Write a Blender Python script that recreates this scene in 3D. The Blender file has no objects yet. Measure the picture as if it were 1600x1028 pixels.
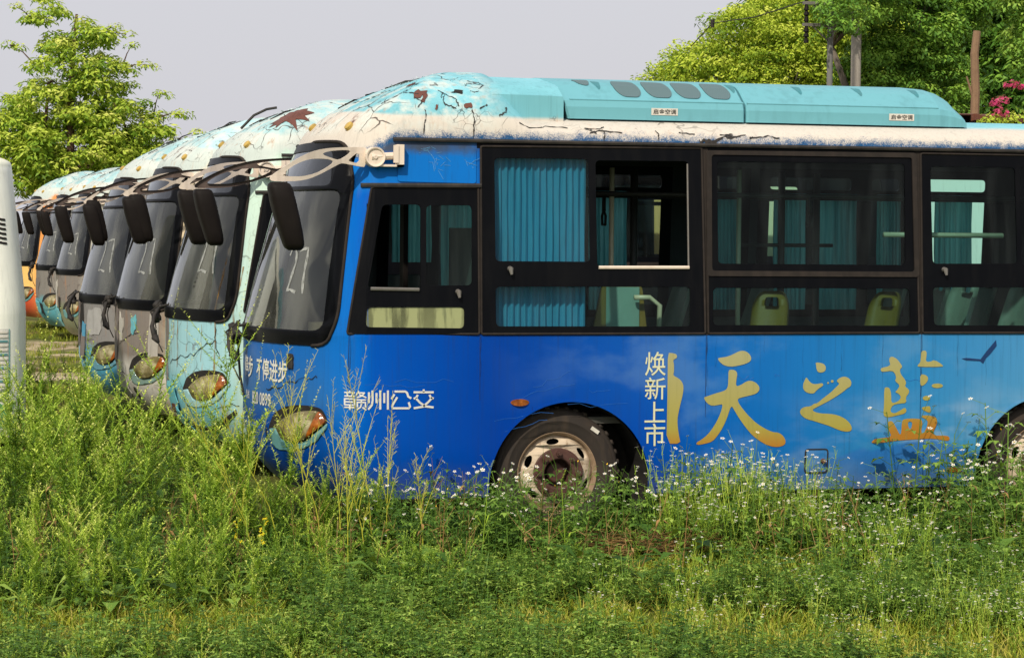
import bpy, bmesh, math, random
import numpy as np
from mathutils import Vector, Matrix
from mathutils.geometry import tessellate_polygon
from mathutils.bvhtree import BVHTree
random.seed(7); rng = np.random.default_rng(7)
SC = bpy.context.scene; COL = SC.collection

# ------------------------------------------------------------------ camera, sky, sun, exposure
YAW, PITCH, ROLL = math.radians(14.5), math.atan(93 / 3360), math.radians(.5)
cam = bpy.data.cameras.new('camera'); cam_ob = bpy.data.objects.new('camera', cam); COL.objects.link(cam_ob)
cam.sensor_width = 36; cam.lens = 75.6; cam.shift_y = -.04; cam.clip_end = 3000
_f = Vector((math.sin(YAW) * math.cos(PITCH), math.cos(YAW) * math.cos(PITCH), -math.sin(PITCH)))
_r0 = Vector((math.cos(YAW), -math.sin(YAW), 0)); _u0 = _r0.cross(_f)
_r = _r0 * math.cos(ROLL) + _u0 * math.sin(ROLL); _u = _u0 * math.cos(ROLL) - _r0 * math.sin(ROLL)
CAM = Vector((-1.794, -12.61, 1.9))
cam_ob.matrix_world = Matrix(((_r.x, _u.x, -_f.x, CAM.x), (_r.y, _u.y, -_f.y, CAM.y), (_r.z, _u.z, -_f.z, CAM.z), (0, 0, 0, 1)))
SC.camera = cam_ob
SUN = Vector((-.42, -.62, .66)).normalized()
EL, AZ = math.asin(SUN.z), math.atan2(SUN.x, SUN.y)
world = bpy.data.worlds.new('World'); SC.world = world; world.use_nodes = True
wt = world.node_tree; wt.nodes.clear()
sky = wt.nodes.new('ShaderNodeTexSky'); sky.sky_type = 'NISHITA'; sky.sun_disc = False
sky.sun_elevation = EL; sky.sun_rotation = AZ; sky.dust_density = 6; sky.air_density = 1.2
hz = wt.nodes.new('ShaderNodeCombineXYZ')
for i, v in enumerate((7.6, 7.55, 8.1)): hz.inputs[i].default_value = v
wm = wt.nodes.new('ShaderNodeMix'); wm.data_type = 'RGBA'; wm.inputs[0].default_value = .82
wb = wt.nodes.new('ShaderNodeBackground'); wb.inputs[1].default_value = .1
wo = wt.nodes.new('ShaderNodeOutputWorld')
wt.links.new(sky.outputs[0], wm.inputs[6]); wt.links.new(hz.outputs[0], wm.inputs[7])
wt.links.new(wm.outputs[2], wb.inputs[0]); wt.links.new(wb.outputs[0], wo.inputs[0])
sl = bpy.data.lights.new('sun', 'SUN'); sl.energy = 3.6; sl.angle = math.radians(1.5); sl.color = (1, .9, .74)
so = bpy.data.objects.new('sun', sl); COL.objects.link(so); so.rotation_euler = (-SUN).to_track_quat('-Z', 'Y').to_euler()
SC.view_settings.view_transform = 'Standard'; SC.view_settings.look = 'None'; SC.view_settings.exposure = 0; SC.view_settings.gamma = 1
SC.cycles.max_bounces = 8; SC.cycles.transparent_max_bounces = 16; SC.cycles.use_denoising = True

# ------------------------------------------------------------------ materials
def srgb(r, g, b): return tuple((c / 255 / 12.92 if c / 255 <= .04045 else ((c / 255 + .055) / 1.055) ** 2.4) for c in (r, g, b)) + (1,)
class Mat:
    def __init__(s, name):
        s.m = bpy.data.materials.new(name); s.m.use_nodes = True; s.t = s.m.node_tree; s.t.nodes.clear(); s._c = None
        s.o = s.t.nodes.new('ShaderNodeOutputMaterial')
    def n(s, ty, ins=None, **at):
        nd = s.t.nodes.new('ShaderNode' + ty)
        for k, v in at.items(): setattr(nd, k, v)
        for k, v in (ins or {}).items(): s.put(nd.inputs[k], v)
        return nd
    def put(s, sock, v):
        if isinstance(v, bpy.types.NodeSocket): s.t.links.new(v, sock)
        else: sock.default_value = v
    def obj(s):
        if not s._c: s._c = s.n('TexCoord').outputs['Object']
        return s._c
    def xyz(s, v): q = s.n('SeparateXYZ', {0: v}); return q.outputs
    def ma(s, op, a, b=0., c=0.): return s.n('Math', {0: a, 1: b, 2: c}, operation=op).outputs[0]
    def sm(s, a, b, v): return s.n('MapRange', {0: v, 1: a, 2: b}, interpolation_type='SMOOTHSTEP').outputs[0]
    def lin(s, a, b, v, lo=0., hi=1.): return s.n('MapRange', {0: v, 1: a, 2: b, 3: lo, 4: hi}).outputs[0]
    def mix(s, f, a, b, blend='MIX'):
        nd = s.n('Mix', data_type='RGBA', blend_type=blend); s.put(nd.inputs[0], f); s.put(nd.inputs[6], a); s.put(nd.inputs[7], b); return nd.outputs[2]
    def noise(s, vec, scale, detail=3., rough=.55): return s.n('TexNoise', {'Vector': vec, 'Scale': scale, 'Detail': detail, 'Roughness': rough}).outputs[0]
    def vec(s, v, mul=(1, 1, 1), add=(0, 0, 0)):
        q = s.n('Mapping', {0: v, 1: add, 3: mul}); return q.outputs[0]
    def ramp(s, v, stops, inter='LINEAR'):
        r = s.n('ValToRGB', {0: v}); r.color_ramp.interpolation = inter; e = r.color_ramp.elements
        while len(e) < len(stops): e.new(.5)
        for x, (p, c) in zip(e, stops): x.position = p; x.color = c
        return r.outputs[0]
    def principled(s, col, rough=.5, metal=0., bump=None, bstr=.2, bdist=.01, spec=.5, **kw):
        b = s.n('BsdfPrincipled', {'Base Color': col, 'Roughness': rough, 'Metallic': metal, 'Specular IOR Level': spec, **kw})
        if bump is not None:
            s.t.links.new(s.n('Bump', {'Strength': bstr, 'Distance': bdist, 'Height': bump}).outputs[0], b.inputs['Normal'])
        return b.outputs[0]
    def out(s, sh): s.t.links.new(sh, s.o.inputs[0]); return s.m

def grubby(name, col, rough=.55, dirt=.35, dcol=(.09, .07, .05, 1), scale=9., metal=0., bstr=.15, spec=.4):
    k = Mat(name); v = k.obj(); n1 = k.noise(v, scale, 6); n2 = k.noise(k.vec(v, (6, 6, .8)), 3, 4)
    f = k.ma('MULTIPLY', k.sm(.42, .75, k.ma('MAXIMUM', n1, n2)), dirt)
    c = k.mix(f, col, dcol); c = k.mix(.25, c, k.ramp(n1, [(.3, tuple(x * .7 for x in col[:3]) + (1,)), (.7, tuple(min(1, x * 1.25) for x in col[:3]) + (1,))]))
    return k.out(k.principled(c, k.lin(0, 1, n1, rough - .1, rough + .15), metal, n1, bstr, .004, spec))

def rusty(name, base, amount=.5, rust=(.14, .05, .025, 1), scale=8.):
    k = Mat(name); v = k.obj(); n1 = k.noise(v, scale, 8, .65); n2 = k.noise(v, scale * 4, 4)
    f = k.sm(.62 - .3 * amount, .72 - .3 * amount, k.ma('ADD', k.ma('MULTIPLY', n1, .8), k.ma('MULTIPLY', n2, .2)))
    rc = k.ramp(n2, [(.3, rust), (.7, tuple(x * 2.2 for x in rust[:3]) + (1,))])
    return k.out(k.principled(k.mix(f, k.mix(k.ma('MULTIPLY', n1, .35), base, rust), rc), k.ma('ADD', k.ma('MULTIPLY', f, .35), .5), 0, n2, .3, .003))

def paint(name, side, front, seed, roof=(srgb(114, 178, 190), srgb(206, 199, 188), srgb(26, 78, 124)), cracks=.5, body_cracks=0., rust=.3, wrap=False):
    """weathered coach paint; object space: x along, z up"""
    k = Mat(name); v = k.obj(); x, y, z = k.xyz(v); sv = k.vec(v, add=(seed * 3.7, seed * 1.9, seed * 2.3))
    big = k.noise(sv, 1.3, 4); fine = k.noise(sv, 22, 5, .6); speck = k.noise(sv, 150, 3, .8); mid = k.noise(sv, 5, 4)
    streak = k.noise(k.vec(sv, (11, 11, .55)), 2.2, 5, .6)
    c = k.ramp(k.ma('DIVIDE', x, 7.), side)
    fcol = k.ramp(k.ma('DIVIDE', k.ma('ADD', z, k.ma('MULTIPLY', mid, .12)), 2.5), front, 'LINEAR')
    c = k.mix(k.sm(.62, .30, k.ma('ADD', x, k.ma('MULTIPLY', mid, .1))), c, fcol)
    if wrap:
        c = k.mix(k.ma('MULTIPLY', k.sm(2.08, 2.16, z), k.sm(1.32, 1.24, x)), c, k.mix(k.sm(.45, .7, k.ma('ADD', k.ma('MULTIPLY', mid, .6), k.ma('MULTIPLY', k.sm(2.26, 2.4, z), .35))), srgb(14, 110, 196), srgb(64, 76, 96)))
        # printed picture: pale cloud and dark blue mountains towards the rear axle
        up = k.sm(.35, 1.25, z)
        c = k.mix(k.ma('MULTIPLY', k.ma('MULTIPLY', up, k.sm(1.0, 2.6, x)), .25), c, srgb(40, 125, 205))
        low = k.ma('MULTIPLY', k.sm(.95, .25, z), k.sm(1.6, .5, x)); c = k.mix(k.ma('MULTIPLY', low, .5), c, srgb(0, 52, 135))
        cl = k.ma('MULTIPLY', k.sm(.42, .7, k.noise(k.vec(v, (1., 1., 2.4)), 1.7, 4)), k.ma('MULTIPLY', k.sm(2.7, 4.6, x), k.sm(.95, .5, z)))
        c = k.mix(k.ma('MULTIPLY', cl, .75), c, srgb(186, 200, 214))
        ridge = k.ma('ADD', k.ma('ADD', k.ma('MULTIPLY', k.ma('ABSOLUTE', k.ma('SUBTRACT', x, 4.2)), -.2), .585), k.ma('MULTIPLY', k.ma('SUBTRACT', k.noise(k.n('CombineXYZ', {0: x}).outputs[0], 2.3, 5), .5), .22))
        mt = k.ma('MULTIPLY', k.sm(-.015, .02, k.ma('SUBTRACT', ridge, z)), k.sm(3.0, 3.7, x))
        c = k.mix(k.ma('MULTIPLY', mt, .9), c, k.mix(k.sm(.3, .6, big), srgb(18, 88, 168), srgb(40, 105, 176)))
    c = k.mix(.10 if wrap else .22, c, k.mix(big, (.02, .03, .05, 1), (.9, .95, 1, 1)), 'SOFT_LIGHT')
    # roof: bleached white cant rail, blue paint left in a ragged line below, pale teal above
    zz = k.ma('ADD', z, k.ma('ADD', k.ma('MULTIPLY', k.ma('SUBTRACT', fine, .5), .09), k.ma('MULTIPLY', k.ma('SUBTRACT', mid, .5), .07)))
    zz = k.ma('ADD', zz, k.ma('ADD', k.ma('MULTIPLY', k.ma('SUBTRACT', speck, .5), .16), k.ma('MULTIPLY', k.sm(.78, .55, x), .12)))
    c = k.mix(k.sm(2.40, 2.43, k.ma('ADD', z, k.ma('MULTIPLY', k.sm(.78, .55, x), .10))), c, roof[2]); c = k.mix(k.sm(2.435, 2.50, zz), c, roof[1])
    zt = k.ma('ADD', k.ma('SUBTRACT', z, k.ma('MULTIPLY', k.sm(.75, .45, x), .06)), k.ma('MULTIPLY', k.ma('SUBTRACT', mid, .5), .015))
    tl = k.mix(k.ma('MULTIPLY', k.sm(.35, .7, big), .55), roof[0], tuple(min(1, a * 1.5 + .1) for a in roof[0][:3]) + (1,))
    c = k.mix(k.sm(2.565, 2.595, zt), c, tl)
    # chalky patches on the nose dome
    dome = k.ma('MULTIPLY', k.sm(1.5, 1.25, x), k.sm(2.45, 2.52, z))
    c = k.mix(k.ma('MULTIPLY', dome, k.ma('MULTIPLY', k.sm(.44, .58, k.ma('ADD', k.ma('MULTIPLY', mid, .7), k.ma('MULTIPLY', k.noise(sv, 13, 5, .65), .3))), .78)), c, srgb(206, 211, 204))
    # cracks: warped cell borders where a large noise lets them show
    warp = k.n('VectorMath', {0: sv, 1: k.n('VectorMath', {0: k.n('TexNoise', {'Vector': sv, 'Scale': 4., 'Detail': 3.}).outputs[1], 3: .22}, operation='SCALE').outputs[0]}, operation='ADD').outputs[0]
    vo = k.n('TexVoronoi', {'Vector': warp, 'Scale': 4.2}, feature='DISTANCE_TO_EDGE').outputs[0]
    vo2 = k.n('TexVoronoi', {'Vector': warp, 'Scale': 11.}, feature='DISTANCE_TO_EDGE').outputs[0]
    cellr = k.xyz(k.n('TexVoronoi', {'Vector': warp, 'Scale': 4.2}).outputs['Color'])[0]
    where = k.sm(.60 - .25 * cracks, .68 - .25 * cracks, k.noise(sv, 2.1, 3))
    wid = k.ma('MULTIPLY', k.ma('ADD', where, .15), .019)
    line = k.ma('MULTIPLY', k.sm(1., .35, k.ma('DIVIDE', vo, wid)), where)
    line2 = k.ma('MULTIPLY', k.sm(.022, .008, vo2), k.sm(.55, .62, k.noise(sv, 3.3, 2)))
    line = k.ma('MAXIMUM', line, k.ma('MULTIPLY', line2, .8))
    area = k.ma('MAXIMUM', dome, k.ma('MULTIPLY', k.sm(.65, .45, x), body_cracks)) if body_cracks else dome
    rail = k.ma('MULTIPLY', k.ma('MULTIPLY', k.sm(2.45, 2.5, z), k.sm(2.62, 2.57, z)), k.sm(3.2, 2.2, x))
    area = k.ma('MAXIMUM', area, k.ma('MULTIPLY', rail, .8))
    cr = k.ma('MULTIPLY', line, area)
    hole = k.ma('MULTIPLY', k.ma('MULTIPLY', k.sm(.62, .70, k.noise(k.vec(sv, add=(9, 4, 1)), 6., 5, .6)), k.sm(.45, .62, where)), area)
    ru = k.ma('MULTIPLY', k.sm(.56, .72, k.noise(k.vec(sv, (7, 7, 1.1)), 2., 6, .65)), rust)
    ru = k.ma('MULTIPLY', ru, k.ma('MAXIMUM', area, k.ma('MULTIPLY', k.sm(.8, .5, x), .8 if body_cracks else .12)))
    c = k.mix(k.ma('MULTIPLY', ru, .8), c, k.mix(fine, srgb(150, 88, 38), srgb(196, 140, 70)))
    c = k.mix(k.ma('MULTIPLY', hole, .9), c, k.mix(fine, srgb(60, 32, 24), srgb(120, 62, 42)))
    c = k.mix(k.ma('MULTIPLY', cr, .85), c, srgb(52, 42, 38))
    dirt = k.ma('MULTIPLY', k.sm(.5, .78, k.ma('MAXIMUM', streak, k.noise(k.vec(sv, (26, 26, .8), (3, 5, 1)), 2.2, 4, .6))), .62 if wrap else .34); c = k.mix(dirt, c, k.mix(.35, c, (.02, .03, .04, 1)) if wrap else k.mix(.5, c, (.05, .05, .045, 1)))
    if wrap:
        fade = k.ma('MULTIPLY', k.sm(.5, .68, k.noise(k.vec(sv, (1., 1., 1.6), (4, 2, 7)), 1.5, 5)), k.ma('MULTIPLY', k.sm(1.2, 2.4, x), k.sm(2.4, 2.2, z))); c = k.mix(k.ma('MULTIPLY', fade, .22), c, srgb(120, 160, 190))
    splash = k.ma('MULTIPLY', k.sm(.6, .27, k.ma('ADD', z, k.ma('MULTIPLY', mid, .2))), .45); c = k.mix(splash, c, srgb(96, 88, 72))
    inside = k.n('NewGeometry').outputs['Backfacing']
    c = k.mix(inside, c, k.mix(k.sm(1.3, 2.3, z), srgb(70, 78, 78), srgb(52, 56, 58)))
    h = k.ma('SUBTRACT', k.ma('ADD', k.ma('MULTIPLY', k.noise(k.vec(sv, (2.5, 2.5, 1.2)), 1.6, 2), 1.), k.ma('MULTIPLY', fine, .015)), k.ma('MULTIPLY', k.ma('MAXIMUM', cr, hole), .35))
    ro = k.ma('ADD', k.ma('MULTIPLY', k.sm(2.4, 2.5, z), .2), k.lin(.3, .8, mid, .30, .52))
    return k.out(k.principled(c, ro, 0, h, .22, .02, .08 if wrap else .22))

def glass_mat(name, tint, dust, dustcol=(.35, .36, .34, 1), rough=.03, refl=1., soft=0.):
    k = Mat(name); v = k.obj(); st = k.noise(k.vec(v, (5, 5, .5) if not soft else (1.6, 1.6, .5)), 2., 5 if not soft else 3, .6); n1 = k.noise(v, 2.2, 4)
    tr = k.n('BsdfTransparent', {0: tint}).outputs[0]; df = k.n('BsdfDiffuse', {0: dustcol}).outputs[0]
    fac = k.ma('MULTIPLY', k.ma('ADD', k.sm(.42, .68, st), k.ma('MULTIPLY', n1, .6)), dust)
    a = k.n('MixShader', {0: fac, 1: tr, 2: df}).outputs[0]
    fr = k.ma('MULTIPLY', k.n('Fresnel', {0: 1.5}).outputs[0], refl)
    bmp = k.n('Bump', {'Strength': .06, 'Distance': .02, 'Height': n1}).outputs[0]
    gl = k.n('BsdfGlossy', {0: (.9, .93, .95, 1), 1: rough, 'Normal': bmp}).outputs[0]
    return k.out(k.n('MixShader', {0: fr, 1: a, 2: gl}).outputs[0])

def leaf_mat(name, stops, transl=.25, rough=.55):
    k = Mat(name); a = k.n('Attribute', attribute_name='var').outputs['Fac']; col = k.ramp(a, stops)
    d = k.principled(col, rough, spec=.25); t = k.n('BsdfTranslucent', {0: k.mix(.5, col, (.30, .38, .02, 1))}).outputs[0]
    return k.out(k.n('MixShader', {0: transl, 1: d, 2: t}).outputs[0])

m_black = grubby('black_glazing', (.003, .0035, .005, 1), .35, .2, (.018, .017, .016, 1), 3., bstr=.03, spec=.07)
m_rubber = grubby('black_rubber', (.018, .016, .015, 1), .7, .4, (.09, .075, .06, 1))
m_trim = grubby('faded_rubber_trim', (.026, .022, .020, 1), .75, .4, (.065, .05, .042, 1), 14., spec=.12)
m_tyre = grubby('dusty_tyre', srgb(46, 40, 36), .8, .5, srgb(84, 70, 56), 6.)
k = Mat('stained_cream_rim'); v = k.obj(); _p = k.xyz(v); _r = k.ma('SQRT', k.ma('ADD', k.ma('POWER', k.ma('SUBTRACT', _p[0], k.ma('ADD', 0., k.ma('MULTIPLY', k.ma('GREATER_THAN', _p[0], 3.4), 0.))), 2.), k.ma('POWER', k.ma('SUBTRACT', _p[2], .4), 2.)))
_n = k.noise(v, 14, 6, .65); _m = k.noise(v, 45, 4)
_f = k.ma('MAXIMUM', k.ma('MULTIPLY', k.sm(.205, .245, k.ma('ADD', _r, k.ma('MULTIPLY', k.ma('SUBTRACT', _n, .5), .06))), .75), k.ma('MULTIPLY', k.sm(.54, .68, _n), .7))
m_rim = k.out(k.principled(k.mix(_f, srgb(196, 180, 158), k.mix(_m, srgb(84, 58, 40), srgb(140, 108, 74))), .6, 0, _m, .2, .003, .3))
m_hub = rusty('rusty_hub', srgb(78, 48, 40), .6, (.045, .020, .015, 1), 16.)
m_dark = grubby('dark_recess', (.012, .011, .010, 1), .9, .2)
m_mirror = grubby('matt_black_plastic', (.009, .007, .0065, 1), .6, .2, (.03, .024, .02, 1), 5., spec=.12)
m_arm = grubby('peeling_white_arm', srgb(228, 214, 198), .5, .22, srgb(120, 92, 74), 6.)
m_arm_shaded = rusty('weathered_shaded_arm', srgb(72, 58, 52), .35, (.05, .035, .03, 1), 7.)  # far arms: weathering, plus their shaded underside put into a darker colour
m_ac = grubby('teal_plastic', srgb(108, 172, 184), .5, .3, srgb(70, 116, 122), 2.5, bstr=.06, spec=.25)
m_mesh = Mat('dark_vent_mesh'); _w = m_mesh.n('TexChecker', {'Vector': m_mesh.obj(), 'Scale': 160.}).outputs[1]
m_mesh = m_mesh.out(m_mesh.principled(m_mesh.mix(_w, srgb(98, 124, 128), srgb(72, 94, 100)), .6))
m_white = grubby('white_vinyl', srgb(214, 214, 208), .5, .25, srgb(120, 125, 130), 12.)
m_chalk = Mat('chalk_paint'); _n = m_chalk.noise(m_chalk.obj(), 24, 5, .7)
m_chalk = m_chalk.out(m_chalk.n('MixShader', {0: m_chalk.lin(.25, .7, _n, .15, .95), 1: m_chalk.n('BsdfTransparent').outputs[0], 2: m_chalk.n('BsdfDiffuse', {0: srgb(176, 180, 178)}).outputs[0]}).outputs[0])
m_sticker = grubby('white_sticker', srgb(216, 212, 202), .5, .2, srgb(120, 110, 100))
m_ink = grubby('dark_ink', srgb(40, 38, 38), .6, .2)
m_cream = grubby('cream_vinyl', srgb(212, 212, 176), .5, .25, srgb(150, 160, 140), 12.)
k = Mat('gold_vinyl'); v = k.obj(); x_, y_, z_ = k.xyz(v)
_c = k.ramp(k.lin(.25, 1.25, k.ma('SUBTRACT', z_, k.ma('MULTIPLY', k.sm(3.6, 4.2, x_), .12))), [(.0, srgb(160, 100, 24)), (.3, srgb(168, 114, 30)), (.42, srgb(160, 150, 66)), (.9, srgb(166, 162, 116))])
_n = k.noise(k.vec(v, (16, 16, .8)), 2.4, 5); _c = k.mix(k.ma('MULTIPLY', k.sm(.5, .75, _n), .35), _c, srgb(120, 124, 70))
m_gold = k.out(k.principled(_c, .42))
m_bird = grubby('navy_print', srgb(14, 52, 100), .4, .1)
m_glass = glass_mat('tinted_glass', (.54, .78, .76, 1), .03, (.25, .30, .30, 1), .04, .22)
m_screen = glass_mat('dusty_windscreen', (.66, .72, .66, 1), .20, (.34, .35, .31, 1), .035, 1.15, .5)
m_screen_top = glass_mat('tinted_screen_top', (.03, .035, .045, 1), .30, (.13, .14, .18, 1), .08, 1.2, .5)
m_lens = Mat('cloudy_lens'); _n = m_lens.noise(m_lens.obj(), 9, 4)
m_lens = m_lens.out(m_lens.principled(m_lens.ramp(_n, [(.3, srgb(78, 74, 48)), (.5, srgb(134, 124, 86)), (.68, srgb(190, 182, 148))]), .22, .1, _n, .5, .012, .6))
m_amber = Mat('amber_lens'); _n = m_amber.noise(m_amber.obj(), 26, 4)
m_amber = m_amber.out(m_amber.principled(m_amber.ramp(_n, [(.35, srgb(112, 56, 16)), (.6, srgb(160, 88, 24)), (.75, srgb(190, 130, 66))]), .2, 0, _n, .4, .006, .7))
m_curtain = grubby('blue_curtain', srgb(66, 146, 186), .9, .3, srgb(34, 90, 124), 5.)
k = Mat('teal_curtain'); _n = k.noise(k.vec(k.obj(), (9, 9, .4)), 3, 4); _c = k.ramp(_n, [(.3, srgb(70, 150, 156)), (.7, srgb(140, 212, 212))])
m_curtain2 = k.out(k.n('MixShader', {0: .6, 1: k.principled(_c, .9, spec=.1), 2: k.n('BsdfTranslucent', {0: _c}).outputs[0]}).outputs[0])
m_seat = grubby('grey_seat_shell', srgb(120, 134, 122), .5, .3)
m_seat_y = grubby('yellow_seat_shell', srgb(116, 98, 26), .5, .4)
m_pole = grubby('grab_pole', srgb(176, 176, 150), .35, .2)
m_pole_d = grubby('dark_pole', srgb(44, 46, 44), .5, .2)
m_grip = grubby('hand_grip', srgb(30, 34, 34), .5, .2)
m_floor = grubby('bus_floor', srgb(70, 70, 66), .8, .4)
m_liner = grubby('interior_liner', srgb(74, 78, 76), .8, .3)
m_chart = grubby('notice_board', srgb(110, 150, 140), .4, .2)
m_rust = rusty('bare_rust', srgb(104, 58, 42), .6, (.07, .025, .018, 1), 12.)
m_flake = grubby('paint_flake', srgb(196, 214, 212), .6, .5, srgb(60, 44, 38), 30.)
m_steel = grubby('galvanised_steel', srgb(120, 118, 114), .5, .4, srgb(80, 60, 46), 20., .3)

# ------------------------------------------------------------------ mesh helpers
def mesh(name, vs, fs, smooth=False):
    me = bpy.data.meshes.new(name); me.from_pydata([tuple(v) for v in vs], [], fs); me.validate(); me.update()
    if smooth: me.polygons.foreach_set('use_smooth', [True] * len(me.polygons))
    return me
def put(name, me, m, parent=None, loc=None, rot=None):
    if not isinstance(me, bpy.types.Mesh): me = mesh(name, *me)
    o = bpy.data.objects.new(name, me); COL.objects.link(o)
    ms = m if isinstance(m, (list, tuple)) else [m]
    while len(me.materials) < len(ms): me.materials.append(None)
    for i, q in enumerate(ms):
        o.material_slots[i].link = 'OBJECT'; o.material_slots[i].material = q
    if parent: o.parent = parent
    if loc: o.location = loc
    if rot: o.rotation_euler = rot
    return o
def tag(o, label, cat=None, group=None, kind=None):
    o['label'] = label
    if cat: o['category'] = cat
    if group: o['group'] = group
    if kind: o['kind'] = kind
    return o
def empty(name, loc=(0, 0, 0), rz=0.):
    o = bpy.data.objects.new(name, None); COL.objects.link(o); o.location = loc; o.rotation_euler = (0, 0, rz); o.empty_display_size = .2; return o
_cache = {}
def shared(key, fn):
    if key not in _cache: _cache[key] = fn()
    return _cache[key]
class MB:
    """collects simple shapes into one mesh"""
    def __init__(s): s.v, s.f = [], []
    def add(s, vs, fs): b = len(s.v); s.v += [tuple(v) for v in vs]; s.f += [tuple(i + b for i in f) for f in fs]; return s
    def box(s, a, b):
        (x0, y0, z0), (x1, y1, z1) = a, b
        return s.add([(x0, y0, z0), (x1, y0, z0), (x1, y1, z0), (x0, y1, z0), (x0, y0, z1), (x1, y0, z1), (x1, y1, z1), (x0, y1, z1)],
                     [(0, 3, 2, 1), (4, 5, 6, 7), (0, 1, 5, 4), (1, 2, 6, 5), (2, 3, 7, 6), (3, 0, 4, 7)])
    def tube(s, pts, r, n=8, cap=True):
        pts = [Vector(p) for p in pts]; vs, fs = [], []
        rr = r if isinstance(r, (list, tuple)) else [r] * len(pts)
        prev = None
        for i, p in enumerate(pts):
            d = (pts[min(i + 1, len(pts) - 1)] - pts[max(i - 1, 0)]).normalized()
            if prev is None: a = d.orthogonal().normalized()
            else: a = (prev - d * prev.dot(d)).normalized()
            prev = a; b = d.cross(a)
            for j in range(n):
                t = 2 * math.pi * j / n; vs.append(p + (a * math.cos(t) + b * math.sin(t)) * rr[i])
        for i in range(len(pts) - 1):
            for j in range(n): q = (j + 1) % n; fs.append((i * n + j, i * n + q, (i + 1) * n + q, (i + 1) * n + j))
        if cap: fs.append(tuple(range(n))[::-1]); fs.append(tuple((len(pts) - 1) * n + j for j in range(n)))
        return s.add(vs, fs)
    def lathe(s, prof, n=48, c=(0, 0, 0), sgn=1):
        """profile of (radius, depth) turned about the Y axis"""
        vs, fs = [], []
        for r, d in prof:
            for j in range(n): t = 2 * math.pi * j / n; vs.append((c[0] + r * math.cos(t), c[1] + d * sgn, c[2] + r * math.sin(t)))
        for i in range(len(prof) - 1):
            for j in range(n):
                q = (j + 1) % n; f = (i * n + j, i * n + q, (i + 1) * n + q, (i + 1) * n + j); fs.append(f if sgn > 0 else f[::-1])
        return s.add(vs, fs)
    def me(s, name, smooth=False): return mesh(name, s.v, s.f, smooth)
def chaikin(p, k=1):
    for _ in range(k):
        q = []
        for i in range(len(p)):
            a, b = p[i], p[(i + 1) % len(p)]
            q += [(a[0] * .75 + b[0] * .25, a[1] * .75 + b[1] * .25), (a[0] * .25 + b[0] * .75, a[1] * .25 + b[1] * .75)]
        p = q
    return p
def rounded(p, r=.03, k=4):
    """polygon with its corners rounded"""
    out = []; n = len(p)
    for i in range(n):
        a, b, c = Vector(p[i - 1]), Vector(p[i]), Vector(p[(i + 1) % n])
        ra = min(r, (a - b).length * .45, (c - b).length * .45); u, w = b + (a - b).normalized() * ra, b + (c - b).normalized() * ra
        for j in range(k + 1):
            t = j / k; q = u * (1 - t) ** 2 + b * 2 * t * (1 - t) + w * t * t; out.append((q.x, q.y))
    return out
def rect(a, b, c, d): return [(a, c), (b, c), (b, d), (a, d)]
def grow(p, d):
    cx = sum(q[0] for q in p) / len(p); cy = sum(q[1] for q in p) / len(p)
    return [(q[0] + math.copysign(d, q[0] - cx), q[1] + math.copysign(d, q[1] - cy)) for q in p]
def fill(loops, fn, w=.004, thick=.0, cx=(), cz=(), smooth=False, name='panel'):
    """flat outline with holes, cut along cx / cz so that it can follow a curved surface, mapped by fn(u, v, w)"""
    vs = [Vector((a, b, 0)) for L in loops for a, b in L]
    tris = tessellate_polygon([[Vector((a, b, 0)) for a, b in L] for L in loops])
    bm = bmesh.new(); bv = [bm.verts.new(v) for v in vs]
    for t in tris:
        try: bm.faces.new([bv[i] for i in t])
        except ValueError: pass
    for c in cx: bmesh.ops.bisect_plane(bm, geom=bm.verts[:] + bm.edges[:] + bm.faces[:], plane_co=(c, 0, 0), plane_no=(1, 0, 0))
    for c in cz: bmesh.ops.bisect_plane(bm, geom=bm.verts[:] + bm.edges[:] + bm.faces[:], plane_co=(0, c, 0), plane_no=(0, 1, 0))
    bmesh.ops.recalc_face_normals(bm, faces=bm.faces[:])
    if bm.faces and sum(f.normal.z for f in bm.faces) < 0: bmesh.ops.reverse_faces(bm, faces=bm.faces[:])
    if thick:
        ed = [e for e in bm.edges if e.is_boundary]
        r = bmesh.ops.extrude_edge_only(bm, edges=ed)
        for g in r['geom']:
            if isinstance(g, bmesh.types.BMVert): g.co.z = -thick
    for q in bm.verts: q.co = Vector(fn(q.co.x, q.co.y, w + q.co.z))
    bmesh.ops.recalc_face_normals(bm, faces=bm.faces[:]) if thick else None
    me = bpy.data.meshes.new(name); bm.to_mesh(me); bm.free()
    if smooth: me.polygons.foreach_set('use_smooth', [True] * len(me.polygons))
    return me
def frange(a, b, n): return [a + (b - a) * i / n for i in range(n + 1)]
def text_loops(s, bold=0.):
    cu = bpy.data.curves.new('lettering', 'FONT'); cu.body = s; cu.size = 1; cu.offset = bold; cu.resolution_u = 4
    o = bpy.data.objects.new('lettering', cu); COL.objects.link(o); bpy.context.view_layer.update()
    me = bpy.data.meshes.new_from_object(o.evaluated_get(bpy.context.evaluated_depsgraph_get()))
    vs = [tuple(v.co) for v in me.vertices]; fs = [tuple(p.vertices) for p in me.polygons]
    bpy.data.objects.remove(o); bpy.data.curves.remove(cu); bpy.data.meshes.remove(me)
    return vs, fs
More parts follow.
